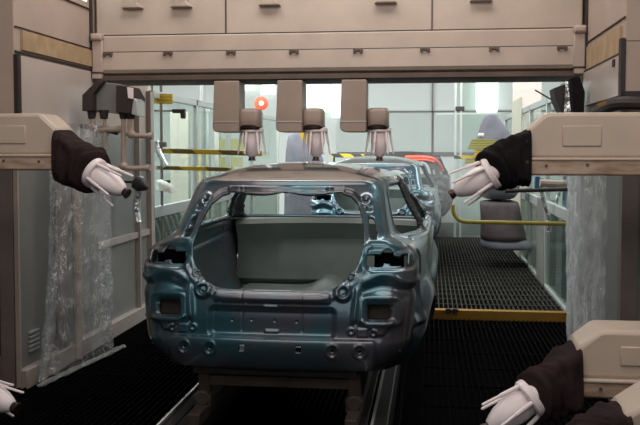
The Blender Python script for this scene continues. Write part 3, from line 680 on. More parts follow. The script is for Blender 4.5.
# faces left out, and the rim vertices moved exactly on to each opening's edge
r0 = np.arange(NRW - 1)[:, None]; u0 = np.arange(NU)[None, :]; u1 = (u0 + 1) % NU
quads = np.stack([r0 * NU + u0, r0 * NU + u1, (r0 + 1) * NU + u1, (r0 + 1) * NU + u0], -1).reshape(-1, 4)
keepq = hole.reshape(-1)[quads].mean(1) > 0
inK = np.zeros(NRW * NU, bool); inK[quads[keepq].ravel()] = True; inD = np.zeros(NRW * NU, bool); inD[quads[~keepq].ravel()] = True
rim = (inK & inD).reshape(NRW, NU)
PX, PY, PZ = X_.copy(), Y_.copy(), Z_.copy(); e = 5e-4
for it in range(3):
    h = tail_hole(PX, PZ); gx = (tail_hole(PX + e, PZ) - tail_hole(PX - e, PZ)) / (2 * e); gz = (tail_hole(PX, PZ + e) - tail_hole(PX, PZ - e)) / (2 * e)
    m = rim & TC; g2 = gx ** 2 + gz ** 2 + 1e-3; h = np.clip(h, -.008, .008); PX = np.where(m, PX - h * gx / g2, PX); PZ = np.where(m, PZ - h * gz / g2, PZ)
    h = side_hole(PY, PZ); gy = (side_hole(PY + e, PZ) - side_hole(PY - e, PZ)) / (2 * e); gz = (side_hole(PY, PZ + e) - side_hole(PY, PZ - e)) / (2 * e)
    m = rim & SCo; g2 = gy ** 2 + gz ** 2 + 1e-3; h = np.clip(h, -.014, .014); PY = np.where(m, PY - h * gy / g2, PY); PZ = np.where(m, PZ - h * gz / g2, PZ)
    h = front_hole(PX, PZ); gx = (front_hole(PX + e, PZ) - front_hole(PX - e, PZ)) / (2 * e); gz = (front_hole(PX, PZ + e) - front_hole(PX, PZ - e)) / (2 * e)
    m = rim & FC; g2 = gx ** 2 + gz ** 2 + 1e-3; h = np.clip(h, -.012, .012); PX = np.where(m, PX - h * gx / g2, PX); PZ = np.where(m, PZ - h * gz / g2, PZ)
# the surface leans: follow it when a rim vertex changed height
tailY = np.interp(PZ, rz, ry0) - np.interp(Z_, rz, ry0); PY = np.where(rim & TC, PY + tailY, PY)
disp = tail_disp(X_, Z_) * fade_t + side_disp(Y_, Z_) * fade_s
Pall = np.stack([PX, PY, PZ], -1) + nrm * disp[..., None]
# a raised rib line between roof and side, recessed drip channel
Pflat = Pall.reshape(-1, 3)
rowq = np.repeat(np.arange(NRW - 1), NU); uq = np.tile(np.arange(NU), NRW - 1); ihq = ih[uq]; mirq = uq >= NH - 1
zq = Z_.reshape(-1)[quads].mean(1)
part = np.full(len(quads), 'rear_panel', dtype=object)
part[(ihq > NT + NA - 8)] = 'side_panel_right'; part[(ihq > NT + NA - 8) & mirq] = 'side_panel_left'
part[(ihq >= NT + NA + NS + 4)] = 'bonnet_panel'
part[(ihq >= NT + NA + NS + 4) & (zq > .665)] = 'windscreen_surround'
part[rowq >= NR - 9] = 'roof_panel'
def car_mesh(name, sel, mt, thick=.012):
    q = quads[keepq & sel]; used = np.unique(q); idx = np.zeros(len(Pflat), int); idx[used] = np.arange(len(used))
    me = bpy.data.meshes.new(name); me.from_pydata(Pflat[used].tolist(), [], idx[q].tolist()); me.update(); me.materials.append(mt)
    if name == 'roof_panel': pass
    bm = NB(); bm.from_mesh(me); bmesh.ops.remove_doubles(bm, verts=bm.verts[:], dist=1e-5); bmesh.ops.recalc_face_normals(bm, faces=bm.faces[:])
    c = sum((f.normal.dot(f.calc_center_median() - V((0, 1.6, .5))) for f in bm.faces))
    if c < 0: bmesh.ops.reverse_faces(bm, faces=bm.faces[:])
    bm.to_mesh(me); bm.free(); me.shade_smooth()
    o = bpy.data.objects.new(name, me); C.objects.link(o)
    s = o.modifiers.new('thick', 'SOLIDIFY'); s.thickness = thick; s.offset = -1
    return o
def build_car(label, loc, yaw):
    t = thing('car_body_shell', label, 'car body', loc, 'car bodies queued on the line'); t.rotation_euler.z = yaw
    for pn, nm, mt, th in (('rear_panel', 'rear_panel', 'paint', .018), ('side_panel_left', 'side_panel', 'paint', .03), ('side_panel_right', 'side_panel', 'paint', .03), ('bonnet_panel', 'bonnet_panel', 'paint', .02), ('windscreen_surround', 'windscreen_surround', 'paint', .03), ('roof_panel', 'roof_panel', 'roof_sheen', .02)):
        o = car_mesh(nm, part == pn, M[mt], th); o.parent = t
    o = None
    # interior: floor pan with tunnel and spare wheel well, bulkhead with cowl, wheelhouses, rear inner flange
    bm = NB(); nx, ny = 40, 90; vs = []
    for j in range(ny + 1):
        y = .10 + (2.86 - .10) * j / ny; row = []
        for i in range(nx + 1):
            x = -.76 + 1.52 * i / nx; z = .05 + .10 * math.exp(-(x / .13) ** 2) * min(1, max(0, (y - .9) * 3)) - .05 * (math.hypot(x, y - .5) < .27) + .04 * max(0, min(1, (1.15 - y) * 8))
            row.append(bm.verts.new((x, y, z)))
        vs.append(row)
    for j in range(ny):
        for i in range(nx): bm.faces.new((vs[j][i], vs[j][i + 1], vs[j + 1][i + 1], vs[j + 1][i]))
    o = mesh_obj('floor_pan', bm, M['paint_in'], t)
    bm = NB(); n = 24; sec = []
    prof = [(2.88, .03), (2.80, .10), (2.78, .45), (2.70, .60), (2.72, .645), (2.86, .66), (2.92, .64)]
    rs = [[V((-.85 + 1.70 * i / n, y + .10 * (1 - ((i - n / 2) / (n / 2)) ** 2) * (z > .4), z + .015 * (1 - ((i - n / 2) / (n / 2)) ** 2) * (z > .4))) for i in range(n + 1)] for y, z in prof]
    vv = [[bm.verts.new(p) for p in r] for r in rs]
    for a, b in zip(vv, vv[1:]):
        for i in range(n): bm.faces.new((a[i], a[i + 1], b[i + 1], b[i]))
    mesh_obj('bulkhead', bm, M['paint_in'], t)
    for s in (-1, 1):
        bm = NB(); rs = []
        for xx, rr_ in ((.80, .345), (.62, .345), (.57, .32), (.55, .26)):
            rs.append([V((s * xx, .80 + rr_ * math.cos(PI * i / 20), .02 + rr_ * math.sin(PI * i / 20))) for i in range(21)])
        vv = [[bm.verts.new(p) for p in r] for r in rs]
        for a, b in zip(vv, vv[1:]):
            for i in range(20): bm.faces.new((a[i], a[i + 1], b[i + 1], b[i]))
        bm.faces.new(vv[-1]); mesh_obj('wheelhouse', bm, M['paint_in'], t)
        bm = NB(); bb(bm, s * .36, s * .44, .15, 3.4, -.04, .03); mesh_obj('underbody_rail', bm, M['paint_in'], t, bevel=.01)
    bm = NB(); bb(bm, -.50, .50, .10, .14, -.085, -.04)
    for i in range(-5, 6): cyl(bm, (i * .09, .095, -.062), (i * .09, .101, -.062), .010, n=8)
    mesh_obj('lower_cross_member', bm, M['iron'], t, bevel=.006)
    # black box behind the lamp openings, stands in for shade inside the body
    for s in (-1, 1):
        bm = NB(); box(bm, (s * .68, .27, .60), (.18, .03, .10)); mesh_obj('painted_shade_backing', bm, M['pit'], t, bevel=.02)
        bm = NB(); box(bm, (s * .635, .125, .325), (.17, .02, .11)); mesh_obj('inner_bracket', bm, M['iron'], t, bevel=.008)
    return t
car1 = build_car('teal hatchback body shell nearest the camera, rear opening facing us', (-.925, 5.05, .50), -math.radians(.8))
def dup(root, loc, rz_, label, mats=None, name=None):
    r = root.copy(); C.objects.link(r); r.location = loc; r.rotation_euler.z = rz_; r['label'] = label
    for ch in list(root.children):
        c = ch.copy(); C.objects.link(c); c.parent = r
        for g in ch.children:
            d = g.copy(); C.objects.link(d); d.parent = c
        if mats and c.type == 'MESH':
            c.data = c.data.copy(); c.data.materials[0] = M[mats(c.name.split('.')[0])]
    return r
car2 = dup(car1, (-.80, 11.9, .50), -math.radians(.5), 'teal hatchback body shell second in line, behind the nearest one')
car3 = dup(car1, (-.50, 16.6, .56), 0, 'dark body shell with an orange-red bar at its roof edge, farthest in line', lambda n: 'dark' if n in ('roof_panel', 'rear_panel') else ('bell' if n == 'side_panel' else 'paint_in'))

bm = NB(); tube(bm, smooth_path([(.02, .50, 1.07), (.35, .49, 1.075), (.56, .55, 1.04), (.68, .70, .93), (.74, .85, .80)], 6), .035); tube(bm, smooth_path([(.10, .47, 1.02), (.40, .47, 1.02), (.58, .52, .98)], 6), .02)
mesh_obj('rear_bar', bm, M['red'], car3)['label'] = 'orange-red bar along the rear roof edge'
# skids and conveyor rails
def skid(y, label):
    t = thing('body_skid', label, 'skid', (-.90, y, .15), 'skids carrying the car bodies')
    for s in (-1, 1):
        bm = NB(); bb(bm, -.90 + s * .46 - .035, -.90 + s * .46 + .035, y - .15, y + 3.6, .151, .23); keep(mesh_obj('runner', bm, M['iron'], bevel=.006), t)
        for dy in (.13, 3.3):
            bm = NB(); xc = -.90 + s * .46; bb(bm, xc - .035, xc + .035, y + dy - .04, y + dy + .04, .22, .436); box(bm, (xc, y + dy - .03, .25), (.10, .10, .08)); cyl(bm, (xc, y + dy - .09, .27), (xc, y + dy + .03, .27), .045); keep(mesh_obj('post', bm, M['iron'], bevel=.006), t)
    for dy in (.13, 3.3):
        bm = NB(); bb(bm, -1.36, -.44, y + dy - .03, y + dy + .03, .335, .40); keep(mesh_obj('cross_beam', bm, M['iron'], bevel=.006), t)
skid(5.08, 'dark steel skid under the nearest teal body shell'); skid(11.9, 'dark steel skid under the second teal body shell'); skid(16.6, 'dark steel skid under the farthest, dark body shell')
for x, lb in ((-1.545, 'dark conveyor rail running under the left side of the car bodies'), (-.29, 'dark conveyor rail running under the right side of the car bodies')):
    t = thing('conveyor_rail', lb, 'rail', (x, 8, 0))
    bm = NB(); bb(bm, x - .05, x + .05, 1.2, 20.8, .0, .13); bb(bm, x - .03, x + .03, 1.2, 20.8, -.8, 0); keep(mesh_obj('rail', bm, M['rail_iron'], bevel=.01), t)
    bm = NB(); bb(bm, x - .050, x - .035, 1.2, 20.8, .13, .15); keep(mesh_obj('painted_glint', bm, M['steel'], smooth=False), t)  # pale strip stands in for the glint along the rail edge
    s = 1 if x < -1 else -1
    bm = NB(); bb(bm, x + s * .07, x + s * .19, 1.2, 20.8, .05, .149); bb(bm, x + s * .05, x + s * .1, 1.2, 20.8, .02, .1); keep(mesh_obj('support_channel', bm, M['rail_iron'], bevel=.005), t)

# ------------------------------------------------------------------ hanging films
def film(path, z0, z1, nz, m, label, amp=.03, seed=0, flare=0, foldf=9, top=None):
    P = smooth_path([(p[0], p[1], 0) for p in path], 14); n = len(P); T = smooth_path([(p[0], p[1], 0) for p in (top or path)], 14); bm = NB(); vs = []
    for j in range(nz + 1):
        v = j / nz; z = z0 + (z1 - z0) * v; row = []
        for i, p in enumerate(P):
            d = (P[min(i + 1, n - 1)] - P[max(i - 1, 0)]).normalized(); nn = V((-d.y, d.x, 0)); u = i / n
            f = amp * (noise.noise(V((u * foldf, z * .5, seed))) * 1.4 + .5 * noise.noise(V((u * foldf * 2.7, z * 2.6, seed + 5))) + .35 * noise.noise(V((u * 22, z * 9, seed + 9))))
            q = p.lerp(T[i], min(1, v * 2.2) ** .7) + nn * (f + flare * (1 - v) ** 5 * (.6 + noise.noise(V((u * 5, 0, seed))))); row.append(bm.verts.new((q.x, q.y, z + .03 * noise.noise(V((u * 4, 1, seed))) * (1 - v))))
        vs.append(row)
    for a, b in zip(vs, vs[1:]):
        for i in range(n - 1): bm.faces.new((a[i], a[i + 1], b[i + 1], b[i]))
    return tag(mesh_obj('plastic_film', bm, m, angle=180), label, 'plastic film')
film([(-2.98, 6.55), (-2.96, 6.30), (-2.88, 6.22), (-2.84, 6.55), (-2.78, 6.9), (-2.74, 7.25), (-2.80, 7.42), (-2.94, 7.45)], .03, 1.98, 90, M['film'], 'clear crinkled film hanging to the floor at the left wall', .05, 1, .04, top=[(-2.98, 6.75), (-2.96, 6.62), (-2.90, 6.5), (-2.84, 6.7), (-2.80, 6.95), (-2.76, 7.2), (-2.80, 7.38), (-2.94, 7.42)])
film([(1.215, 7.95), (1.20, 7.8), (1.17, 7.4), (1.17, 7.0), (1.17, 6.6), (1.20, 6.30)], .03, 1.92, 80, M['film2'], 'milky crinkled film hanging by the right wall', .05, 3, .02)
bm = NB()
for k in range(60):
    u = k / 59; p = V((-2.88 + .17 * u, 6.17 + 1.34 * u, .006)); lx = .028 + .015 * noise.noise(p * 9)
    if k == 0: pr = []
    pr.append([p + V((lx * math.cos(a), 0, .012 + .014 * math.sin(a) * (1 + noise.noise(p * 14 + V((a, 0, 0)))))) for a in [2 * PI * i / 10 for i in range(10)]])
rings(bm, pr); tag(mesh_obj('film_hem', bm, M['film2'], angle=180), 'gathered film hem lying on the floor grating at the left wall', 'plastic film')
# machine base behind the left film
t = thing('film_wrapped_pedestal', 'beige machine pedestal wrapped in clear film at the left wall', 'pedestal', (-2.93, 6.95, 0))
bm = NB(); bb(bm, -3.025, -2.99, 6.8, 7.0, 0, 1.85); keep(mesh_obj('column', bm, M['frame_grey'], bevel=.02), t)
bm = NB(); cyl(bm, (-2.96, 7.1, .0), (-2.96, 7.1, 1.85), .04); keep(mesh_obj('riser_pipe', bm, M['pipe']), t)

# ------------------------------------------------------------------ left valve block with pipes
t = thing('valve_block', 'black and grey valve block on the left wall below the gantry end', 'valve block', (-2.9, 7.3, 2.1))
def quadbox(pts, Y, dy, m, name, t, bevel=.006):
    bm = NB(); q = [atY(px, py, Y) for px, py in pts]; prism(bm, [(p.x, p.z) for p in q], 'y', Y, Y + dy); return keep(mesh_obj(name, bm, m, bevel=bevel), t)
quadbox([(92, 95), (101, 82), (119, 84), (117, 114), (92, 110)], 7.2, .35, M['grey_panel'], 'housing', t)
quadbox([(82, 95), (97, 80), (103, 81), (93, 94), (93, 111), (82, 111)], 7.12, .25, M['dark'], 'black_guard', t)
quadbox([(116, 85), (128, 86), (134, 97), (130, 114), (116, 112)], 7.1, .3, M['dark'], 'black_cover', t)
quadbox([(127, 87), (133, 88), (133, 99), (128, 98)], 7.09, .012, M['white'], 'label_plate', t, .001)
quadbox([(133, 97), (137, 101), (137, 116), (131, 114)], 7.11, .2, M['steel'], 'side_plate', t)
for px in (92, 104, 123.5, 131):
    a = atY(px, 110, 7.2); b = atY(px, 119, 7.2); bm = NB(); cyl(bm, a, b, .042, .03); keep(mesh_obj('fitting', bm, M['dark']), t)
t = thing('pipe_run', 'beige elbow pipes dropping from the valve block on the left', 'pipes', (-2.9, 7.2, 1.6))
for nm, pts, r in (('pipe', [(93, 116), (93, 128), (97, 130), (121, 129)], .024), ('pipe', [(130, 118), (130, 131), (134, 135), (152, 136)], .022), ('pipe', [(123.5, 118), (123.5, 150), (123.5, 165), (127, 168), (149, 168)], .022), ('hose', [(104.7, 117), (104.7, 150), (104.7, 172)], .016), ('bar', [(66, 125), (90, 127), (118, 133)], .020)):
    bm = NB(); tube(bm, smooth_path([atY(x, y, 7.2 if nm != 'bar' else 7.35) for x, y in pts], 5), r); keep(mesh_obj(nm, bm, M['dark' if nm == 'bar' else 'pipe']), t)
for px, py in ((93, 127), (123.5, 166), (131, 134)):
    bm = NB(); c = atY(px, py, 7.2); bmesh.ops.create_uvsphere(bm, u_segments=16, v_segments=10, radius=.038, matrix=Matrix.Translation(c)); keep(mesh_obj('elbow', bm, M['pipe']), t)
for px, py, px2, py2 in ((118, 129, 122, 129), (146, 168, 150, 168), (149, 136, 153, 136)):
    bm = NB(); cyl(bm, atY(px, py, 7.2), atY(px2, py2, 7.2), .03); keep(mesh_obj('end_cap', bm, M['frame']), t)
# dark regulator with foil below pipe
t = thing('foil_regulator', 'black regulator wrapped in shiny foil below the left pipes', 'regulator', atY(137, 190, 8.2))
c = atY(134, 182, 8.2); bm = NB(); cyl(bm, c, (XL + .001, 8.2, c.z), .012); keep(mesh_obj('wall_rod', bm, M['dark']), t)
bm = NB(); lathe(bm, [(0, .02), (.02, .06), (.08, .07), (.12, .05), (.16, .02)], atY(133, 181, 8.2), (1, 0, -.5)); keep(mesh_obj('body', bm, M['dark']), t)
bm = NB(); c = [atY(x, y, 8.25) for x, y in ((140, 176), (139, 190), (136, 205), (138, 222))]; tube(bm, smooth_path(c, 6), .035, 8); keep(mesh_obj('foil_sleeve', bm, M['silver']), t)

# right end equipment below gantry
t = thing('hose_cabinet', 'black and silver hose housing at the right end under the gantry', 'housing', (1.25, 7.6, 2.2))
quadbox([(554, 88), (565, 84), (563, 114), (556, 100)], 7.4, .3, M['dark'], 'black_cover', t)
quadbox([(565, 82), (572, 80), (576, 95), (574, 114), (563, 114)], 7.45, .28, M['silver'], 'silver_plate', t)
quadbox([(571, 78), (580, 77), (585, 92), (584, 114), (574, 114)], 7.3, .3, M['black'], 'black_boot', t)
bm = NB(); tube(bm, smooth_path([V((1.22, 7.3, 2.0)), V((1.22, 6.6, 2.05)), V((1.26, 6.05, 2.08)), V((1.6, 6.0, 2.06)), V((2.2, 6.0, 2.05))], 6), .045); keep(mesh_obj('hose', bm, M['dark']), t)
bm = NB(); tube(bm, [atY(535, 90, 8.6), atY(552, 100, 8.6), atY(556, 108, 8.6)], .008, 6); keep(mesh_obj('wire', bm, M['dark']), t)
quadbox([(597, 104), (606, 101), (606, 104), (598, 107)], 5.98, .01, M['yellow'], 'yellow_mark', t, .001)

# ------------------------------------------------------------------ second section furniture
# handrail on the right
t = thing('handrail', 'yellow bent handrail before the far grating, right of the cars', 'handrail', (.8, 9.35, 0))
bm = NB(); pts = [atY(453, 205, 9.4), atY(453.5, 212, 9.4), atY(457, 218, 9.4), atY(465, 221.5, 9.4), atY(500, 222.5, 9.4), atY(571, 224, 9.4)]; tube(bm, smooth_path(pts, 6), .022, 12); keep(mesh_obj('top_rail', bm, M['rail']), t)
bm = NB(); a = atY(571, 224, 9.4); cyl(bm, (a.x, 9.4, .06), (a.x, 9.4, 1.42), .020); keep(mesh_obj('post', bm, M['rail']), t)
bm = NB(); a = atY(505, 191, 9.5); b = atY(577, 189, 9.5); cyl(bm, a, b, .022); tag(mesh_obj('dark_pipe', bm, M['dark']), 'straight dark pipe crossing behind the right black sleeve', 'pipe')
# grey covered robots
def shroud(name, label, rows_, Y, dep, m, wob=.06, seed=0, parent=None):
    bm = NB(); rs = []
    zs = []
    for k, (py, xa, xb) in enumerate(rows_):
        a = atY(xa, py, Y); b = atY(xb, py, Y); rs.append(sq_ring(((a.x + b.x) / 2, Y, a.z), V((1, 0, 0)), V((0, 1, 0)), (b.x - a.x) / 2, dep * (.4 + .6 * (b.x - a.x) / (atY(rows_[-2][2], 0, Y).x - atY(rows_[-2][1], 0, Y).x)), 2.8, 36, wob, seed + k * .6))
    rings(bm, rs); o = mesh_obj(name, bm, m, angle=75); s = o.modifiers.new('s', 'SUBSURF'); s.levels = 1; s.render_levels = 1
    return o
t = CR = thing('covered_robot', 'grey-hooded robot standing on the far grating at the right', 'robot', (atY(500, 250, 13.2).x, 13.2, .07))
keep(shroud('hood', '', [(114.5, 488, 494), (115.5, 485, 497), (125, 480, 504), (138, 477, 514), (160, 475, 521), (185, 480, 520), (201, 479, 517)], 13.2, .42, M['grey_cloth'], .10, 2), t)
keep(shroud('lower_cover', '', [(200, 479, 518), (203, 480, 519), (219, 481, 521), (235, 480, 526), (241, 479, 528)], 13.2, .45, M['mauve_cloth'], .04, 4), t)
keep(shroud('base_skirt', '', [(236, 481, 527), (240, 479.5, 532), (246, 480, 534), (248, 482, 532)], 13.2, .45, M['grey_cloth'], .06, 6), t)
bm = NB(); a = atY(484, 135, 12.8); lathe(bm, [(0, .01), (.01, .03), (.13, .03), (.14, .01)], a - V((.08, -.1, 0)), (1, 0, 0)); keep(mesh_obj('wrist_flange', bm, M['pinkish']), t)
t = thing('covered_robot', 'dark grey covered robot behind the middle overhead atomizer', 'robot', (atY(305, 250, 15.2).x, 15.2, .07))
keep(shroud('hood', '', [(131, 293, 303), (133, 289, 307), (140, 287, 313), (150, 286, 320), (165, 285, 327), (200, 284, 329), (220, 284, 329), (248, 284, 330)], 15.2, .3, M['grey_cloth'], .14, 9), t)
bm = NB(); q = [atY(x, y, 14.7) for x, y in ((299, 133), (309, 132), (306, 143), (303, 141))]; prism(bm, [(p.x, p.z) for p in q], 'y', 14.68, 14.72); keep(mesh_obj('yellow_flap', bm, M['sign']), t)
bm = NB()
for px, py in ((482, 146), (480, 154), (475, 161)): q = atY(px, py, 12.68); cyl(bm, q, (q.x + .02, 12.95, q.z), .012)
keep(mesh_obj('notice_standoff', bm, M['steel']), CR)
# notices
def notice(name, pts, Y, m, label, group=None):
    c = atY(sum(p[0] for p in pts) / 4, sum(p[1] for p in pts) / 4, Y)
    q = [atY(x, y, Y) - c for x, y in pts]; bm = NB(); prism(bm, [(p.x, p.z) for p in q], 'y', -.006, .006); o = mesh_obj(name, bm, m, smooth=False); o.location = c
    return tag(o, label, 'sign', group)
notice('warning_sign', [(150.5, 93.5), (172.5, 94), (172.5, 104), (150.5, 103.5)], 9.6, M['sign'], 'yellow notice board high on the left glass partition')
notice('warning_sign', [(220, 139), (244, 139), (244, 149.5), (220, 149.5)], 14.4, M['sign_olive'], 'upper olive notice board behind the striped bars')
notice('warning_sign', [(220, 157), (243, 157), (243, 167), (220, 167)], 14.4, M['sign_olive'], 'lower olive notice board between the striped bars')
notice('warning_sign', [(472, 139), (497, 139.5), (491, 150), (467, 149.5)], 12.66, M['sign_olive'], 'slanted olive notice in front of the grey-hooded robot')
notice('warning_sign', [(475, 150), (489, 150), (486, 158), (473, 158)], 12.67, M['sign'], 'small bright yellow notice under the slanted olive one')
notice('warning_sign', [(466, 158), (484, 158), (483, 164), (464, 164)], 12.68, M['sign_olive'], 'lowest olive notice beside the right white atomizer')
bm = NB(); a = atY(232, 149, 14.4); bb(bm, a.x - .02, a.x + .02, 14.41, 14.45, .07, atY(232, 139, 14.4).z); tag(mesh_obj('sign_post', bm, M['steel']), 'thin post behind the two olive notices on the left', 'post')
def bar(pa, pb, Y, th, m, label, group=None):
    a, b = atY(*pa, Y), atY(*pb, Y); c = (a + b) / 2; bm = NB(); box(bm, (0, 0, 0), ((b - a).length, .05, th)); o = mesh_obj('barrier_bar', bm, m, bevel=.004); o.location = c
    o.rotation_euler.y = -math.atan2(b.z - a.z, b.x - a.x); return tag(o, label, 'barrier', group)
bar((154, 150.5), (262, 153.5), 9.75, .055, M['hazard_dull'], 'upper yellow and brown striped bar crossing left of the car roof')
bar((157, 167.7), (232, 169.5), 9.75, .045, M['hazard_dull'], 'lower yellow and brown striped bar left of the car roof')
bar((331, 155.5), (364, 156), 16.2, .07, M['hazard'], 'short black and yellow striped bar between the overhead atomizers')
bar((454, 157), (481, 157.7), 12.74, .05, M['hazard'], 'short striped bar left of the notices on the right')
bm = NB(); a = atY(334, 156, 16.25); cyl(bm, (a.x, 16.27, .07), (a.x, 16.27, a.z + .03), .02); b = atY(361, 156, 16.25); cyl(bm, (b.x, 16.27, .07), (b.x, 16.27, b.z + .03), .02); tag(mesh_obj('barrier_stand', bm, M['dark']), 'pair of thin uprights under the striped bar behind the cars', 'stand')
# black bracket, cloth, foil pipe
t = thing('camera_bracket', 'black bracket arm reaching across the left glass partition', 'bracket', atY(180, 112, 9.9))
quadbox([(172, 109), (184.5, 109), (184.5, 118.5), (180.5, 118.5), (180, 113), (172, 113)], 9.9, .06, M['dark'], 'head', t)
bm = NB(); cyl(bm, atY(150, 110.5, 9.93), atY(174, 110.8, 9.93), .012, n=8); keep(mesh_obj('rod', bm, M['frame_grey']), t)
t = thing('foil_pipe', 'foil-wrapped pipe sloping down on the left partition above the cloth', 'pipe', atY(158, 150, 9.5))
bm = NB(); tube(bm, smooth_path([atY(156, 141, 9.5), atY(158, 150, 9.5), atY(163, 160, 9.5), atY(166, 166, 9.5)], 5), .035); keep(mesh_obj('foil', bm, M['silver']), t)
bm = NB(); bb(bm, *[v for v in (atY(155.5, 0, 9.5).x, atY(164, 0, 9.5).x)], 9.5, 9.56, atY(0, 147, 9.5).z, atY(0, 142, 9.5).z); keep(mesh_obj('clamp', bm, M['frame_grey'], bevel=.004), t)
bm = NB(); rs = []
for k, (py, xa, xb, dd) in enumerate(((180.5, 161, 168, .03), (181.5, 158, 171, .07), (184, 156.5, 174, .09), (188, 156, 175.5, .09), (191, 157, 176, .09))):
    a = atY(xa, py, 9.6); b = atY(xb, py + 3 * (k > 1), 9.6); rs.append(sq_ring(((a.x + b.x) / 2, 9.6, a.z), V((1, 0, -.25)).normalized(), V((0, 1, 0)), (b.x - a.x) / 2, dd, 2.2, 30, .22, k))
rings(bm, rs); tag(mesh_obj('draped_cloth', bm, M['cloth'], angle=80), 'white cloth draped over a dark clamp on the left partition rail', 'cloth')
bm = NB(); a = atY(157, 180, 9.6); b = atY(170, 184, 9.6); bb(bm, a.x, b.x, 9.57, 9.63, b.z, a.z); cyl(bm, (a.x, 9.6, a.z - .03), (XL + .02, 9.6, a.z - .03), .012); tag(mesh_obj('clamp_arm', bm, M['dark'], bevel=.01), 'dark clamp holding the white cloth on the left', 'clamp')
# mullions, pipes and cabinets seen through the left glass
def column(px0, px1, py_top, Y, m, label, name='column', cat='column', zb=0):
    a = atY(px0, py_top, Y); b = atY(px1, py_top, Y); bm = NB(); bb(bm, a.x, b.x, Y, Y + .15, zb, a.z); return tag(mesh_obj(name, bm, m, bevel=.01), label, cat)
column(170, 188, 112, 15.0, M['cabinet'], 'cream cabinet tower seen through the left glass behind the bracket', 'cabinet', 'cabinet')
column(196, 209, 150, 17.0, M['ycol'], 'yellow post behind the left glass, beside the striped bars', 'yellow_post', 'post')
column(214, 219, 118, 17.5, M['cabinet'], 'narrow cream post behind the left glass near the olive notices', 'cream_post', 'post')
column(226, 230, 168, 16.0, M['ycol'], 'thin yellow post below the olive notices', 'yellow_post', 'post')
column(200, 203, 78, 12.1, M['steel'], 'pale tall mullion left of the first overhead arm', 'mullion', 'post')
bm = NB(); a = atY(152, 96, 9.7); b = atY(161, 96, 9.7); cyl(bm, (a.x, 9.7, 0), (a.x, 9.7, 2.8), .012); cyl(bm, (b.x, 9.7, 0), (b.x, 9.7, 2.8), .016); tag(mesh_obj('riser_rods', bm, M['frame_grey']), 'two thin dark risers behind the yellow notice on the left', 'rods')
bm = NB(); bb(bm, -3.16, -3.06, 9.3, 9.33, 1.86, 2.06); tag(mesh_obj('yellow_strip', bm, M['sign']), 'yellow strip on the left partition post beside the pipes', 'strip')
# hoses behind the left lower glass
t = thing('hose_bundle', 'pale looped hoses behind the lower left glass', 'hoses', (-3.4, 10.6, 0))
for k in range(7):
    y = 9.9 + k * .22; bm = NB(); tube(bm, smooth_path([(-3.45, y, 1.0), (-3.28, y + .05, .95), (-3.2, y + .12, .6), (-3.22, y + .1, .2), (-3.3, y + .05, 0.02)], 6), .014, 8); keep(mesh_obj('hose', bm, M['white']), t)
bm = NB(); bb(bm, -3.5, -3.42, 9.7, 11.8, .0, 1.05); keep(mesh_obj('rack', bm, M['grey_panel']), t)
# back-wall things: beacon, red hose reel
t = thing('hose_reel', 'round orange-red reel hanging behind the first overhead wrist', 'reel', atY(261, 103, 15.5))
bm = NB(); c = atY(261, 103.5, 15.5); lathe(bm, [(0, .08), (.005, .12), (.05, .125), (.06, .10)], c, (.3, -1, 0)); keep(mesh_obj('drum', bm, M['red']), t)
bm = NB(); lathe(bm, [(0, .03), (.07, .045), (.075, .02)], c, (.3, -1, 0)); keep(mesh_obj('hub', bm, M['white']), t)
bm = NB(); cyl(bm, c + V((0, .02, .1)), V((c.x, 15.52, 5)), .012, n=8); keep(mesh_obj('hanger', bm, M['steel']), t)
t = thing('warning_beacon', 'small glowing orange beacon left of the first overhead arm', 'beacon', atY(208, 108, 16.0))
c = atY(208, 109, 16.0); bm = NB(); lathe(bm, [(0, .06), (.04, .07), (.09, .05), (.11, .01)], c, (0, 0, 1)); keep(mesh_obj('lens', bm, M['beacon']), t)
bm = NB(); bb(bm, c.x - .05, c.x + .05, 15.95, 16.05, c.z - .05, c.z); bb(bm, c.x - .015, c.x + .015, 15.98, 16.02, 0, c.z); keep(mesh_obj('mount', bm, M['steel']), t)
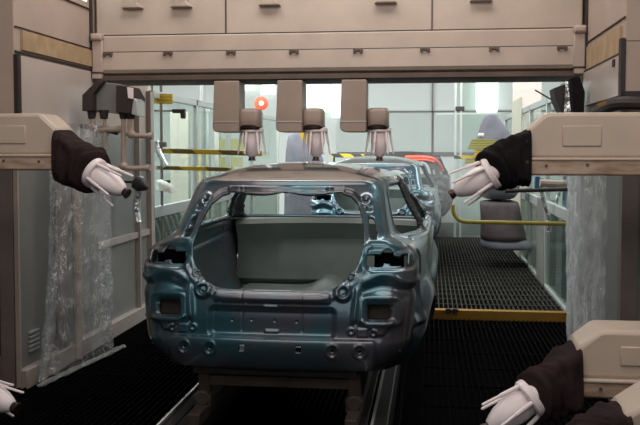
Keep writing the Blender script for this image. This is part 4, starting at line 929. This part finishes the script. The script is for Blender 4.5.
# right side: foil tubes, blue pipe, pink pipe, equipment cabinet behind the handrail
t = thing('pipe_stack', 'blue, pink and foil-wrapped pipes by the right glass behind the handrail', 'pipes', (1.3, 11, .07))
bm = NB(); tube(bm, smooth_path([atY(x, y, 10.4) for x, y in ((541, 178), (542, 190), (545, 204), (548, 214), (549, 232))], 6), .03); keep(mesh_obj('foil_pipe', bm, M['silver']), t)
bm = NB(); tube(bm, smooth_path([atY(x, y, 10.6) for x, y in ((560, 190), (556, 205), (558, 222))], 6), .022); keep(mesh_obj('foil_pipe', bm, M['silver']), t)
bm = NB(); tube(bm, smooth_path([atY(x, y, 9.9) for x, y in ((540, 183), (560, 184), (569, 182), (571, 175))], 6), .045); keep(mesh_obj('pink_pipe', bm, M['pipe']), t)
for px in (537.5, 566): bm = NB(); a = atY(px, 176, 10.3); bb(bm, a.x - .03, a.x + .03, 10.3, 10.36, .07 if px > 560 else 1.3, a.z); keep(mesh_obj('blue_pipe', bm, M['blue'], bevel=.01), t)
a = atY(562, 200, 11.2); bm = NB(); bb(bm, a.x - .06, XR2 - .01, 11.2, 11.9, .07, a.z); tag(mesh_obj('cabinet', bm, M['grey_panel'], bevel=.01), 'low grey cabinet by the right glass behind the handrail', 'cabinet')
bm = NB(); bb(bm, XR2 - .02, XR2, 14.0, 15.6, .07, 2.6); tag(mesh_obj('access_panel', bm, M['cabinet'], bevel=.006), 'pale upright panel on the right glass beyond the grey-hooded robot', 'panel')
# wall behind the right glass, pinkish panel
bm = NB(); a = atY(513, 78, 16.9); b = atY(531, 78, 16.9); bb(bm, a.x, b.x + .2, 16.9, 17.0, 0, 3.3); tag(mesh_obj('pale_panel', bm, M['beige_sheet'], bevel=.01), 'pale pink panel standing right of the bright wall lamp', 'panel')

# thin overspray mist over the second car's right flank
m = bpy.data.materials.new('overspray'); m.use_nodes = True; nt = m.node_tree; nt.nodes.clear()
out = nt.nodes.new('ShaderNodeOutputMaterial'); vs = nt.nodes.new('ShaderNodeVolumePrincipled'); vs.inputs['Color'].default_value = (.9, .95, .95, 1)
tc = nt.nodes.new('ShaderNodeTexCoord'); gr = nt.nodes.new('ShaderNodeTexGradient'); gr.gradient_type = 'SPHERICAL'
nt.links.new(tc.outputs['Object'], gr.inputs[0]); mm = nt.nodes.new('ShaderNodeMath'); mm.operation = 'MULTIPLY'; mm.inputs[1].default_value = .32
nt.links.new(gr.outputs[0], mm.inputs[0]); nt.links.new(mm.outputs[0], vs.inputs['Density']); nt.links.new(vs.outputs[0], out.inputs['Volume'])
for (px, py, y, sx, sy, sz, lb) in ((449, 182, 10.6, .5, 1.0, .7, 'faint paint mist beside the right white atomizer and second car'), (372, 156, 8.9, .8, .6, .22, 'faint paint mist over the roof behind the overhead atomizers')):
    bm = NB(); bmesh.ops.create_icosphere(bm, subdivisions=3, radius=1); o = mesh_obj('overspray_mist', bm, m); o.location = atY(px, py, y); o.scale = (sx, sy, sz)
    tag(o, lb, 'mist', kind='stuff')
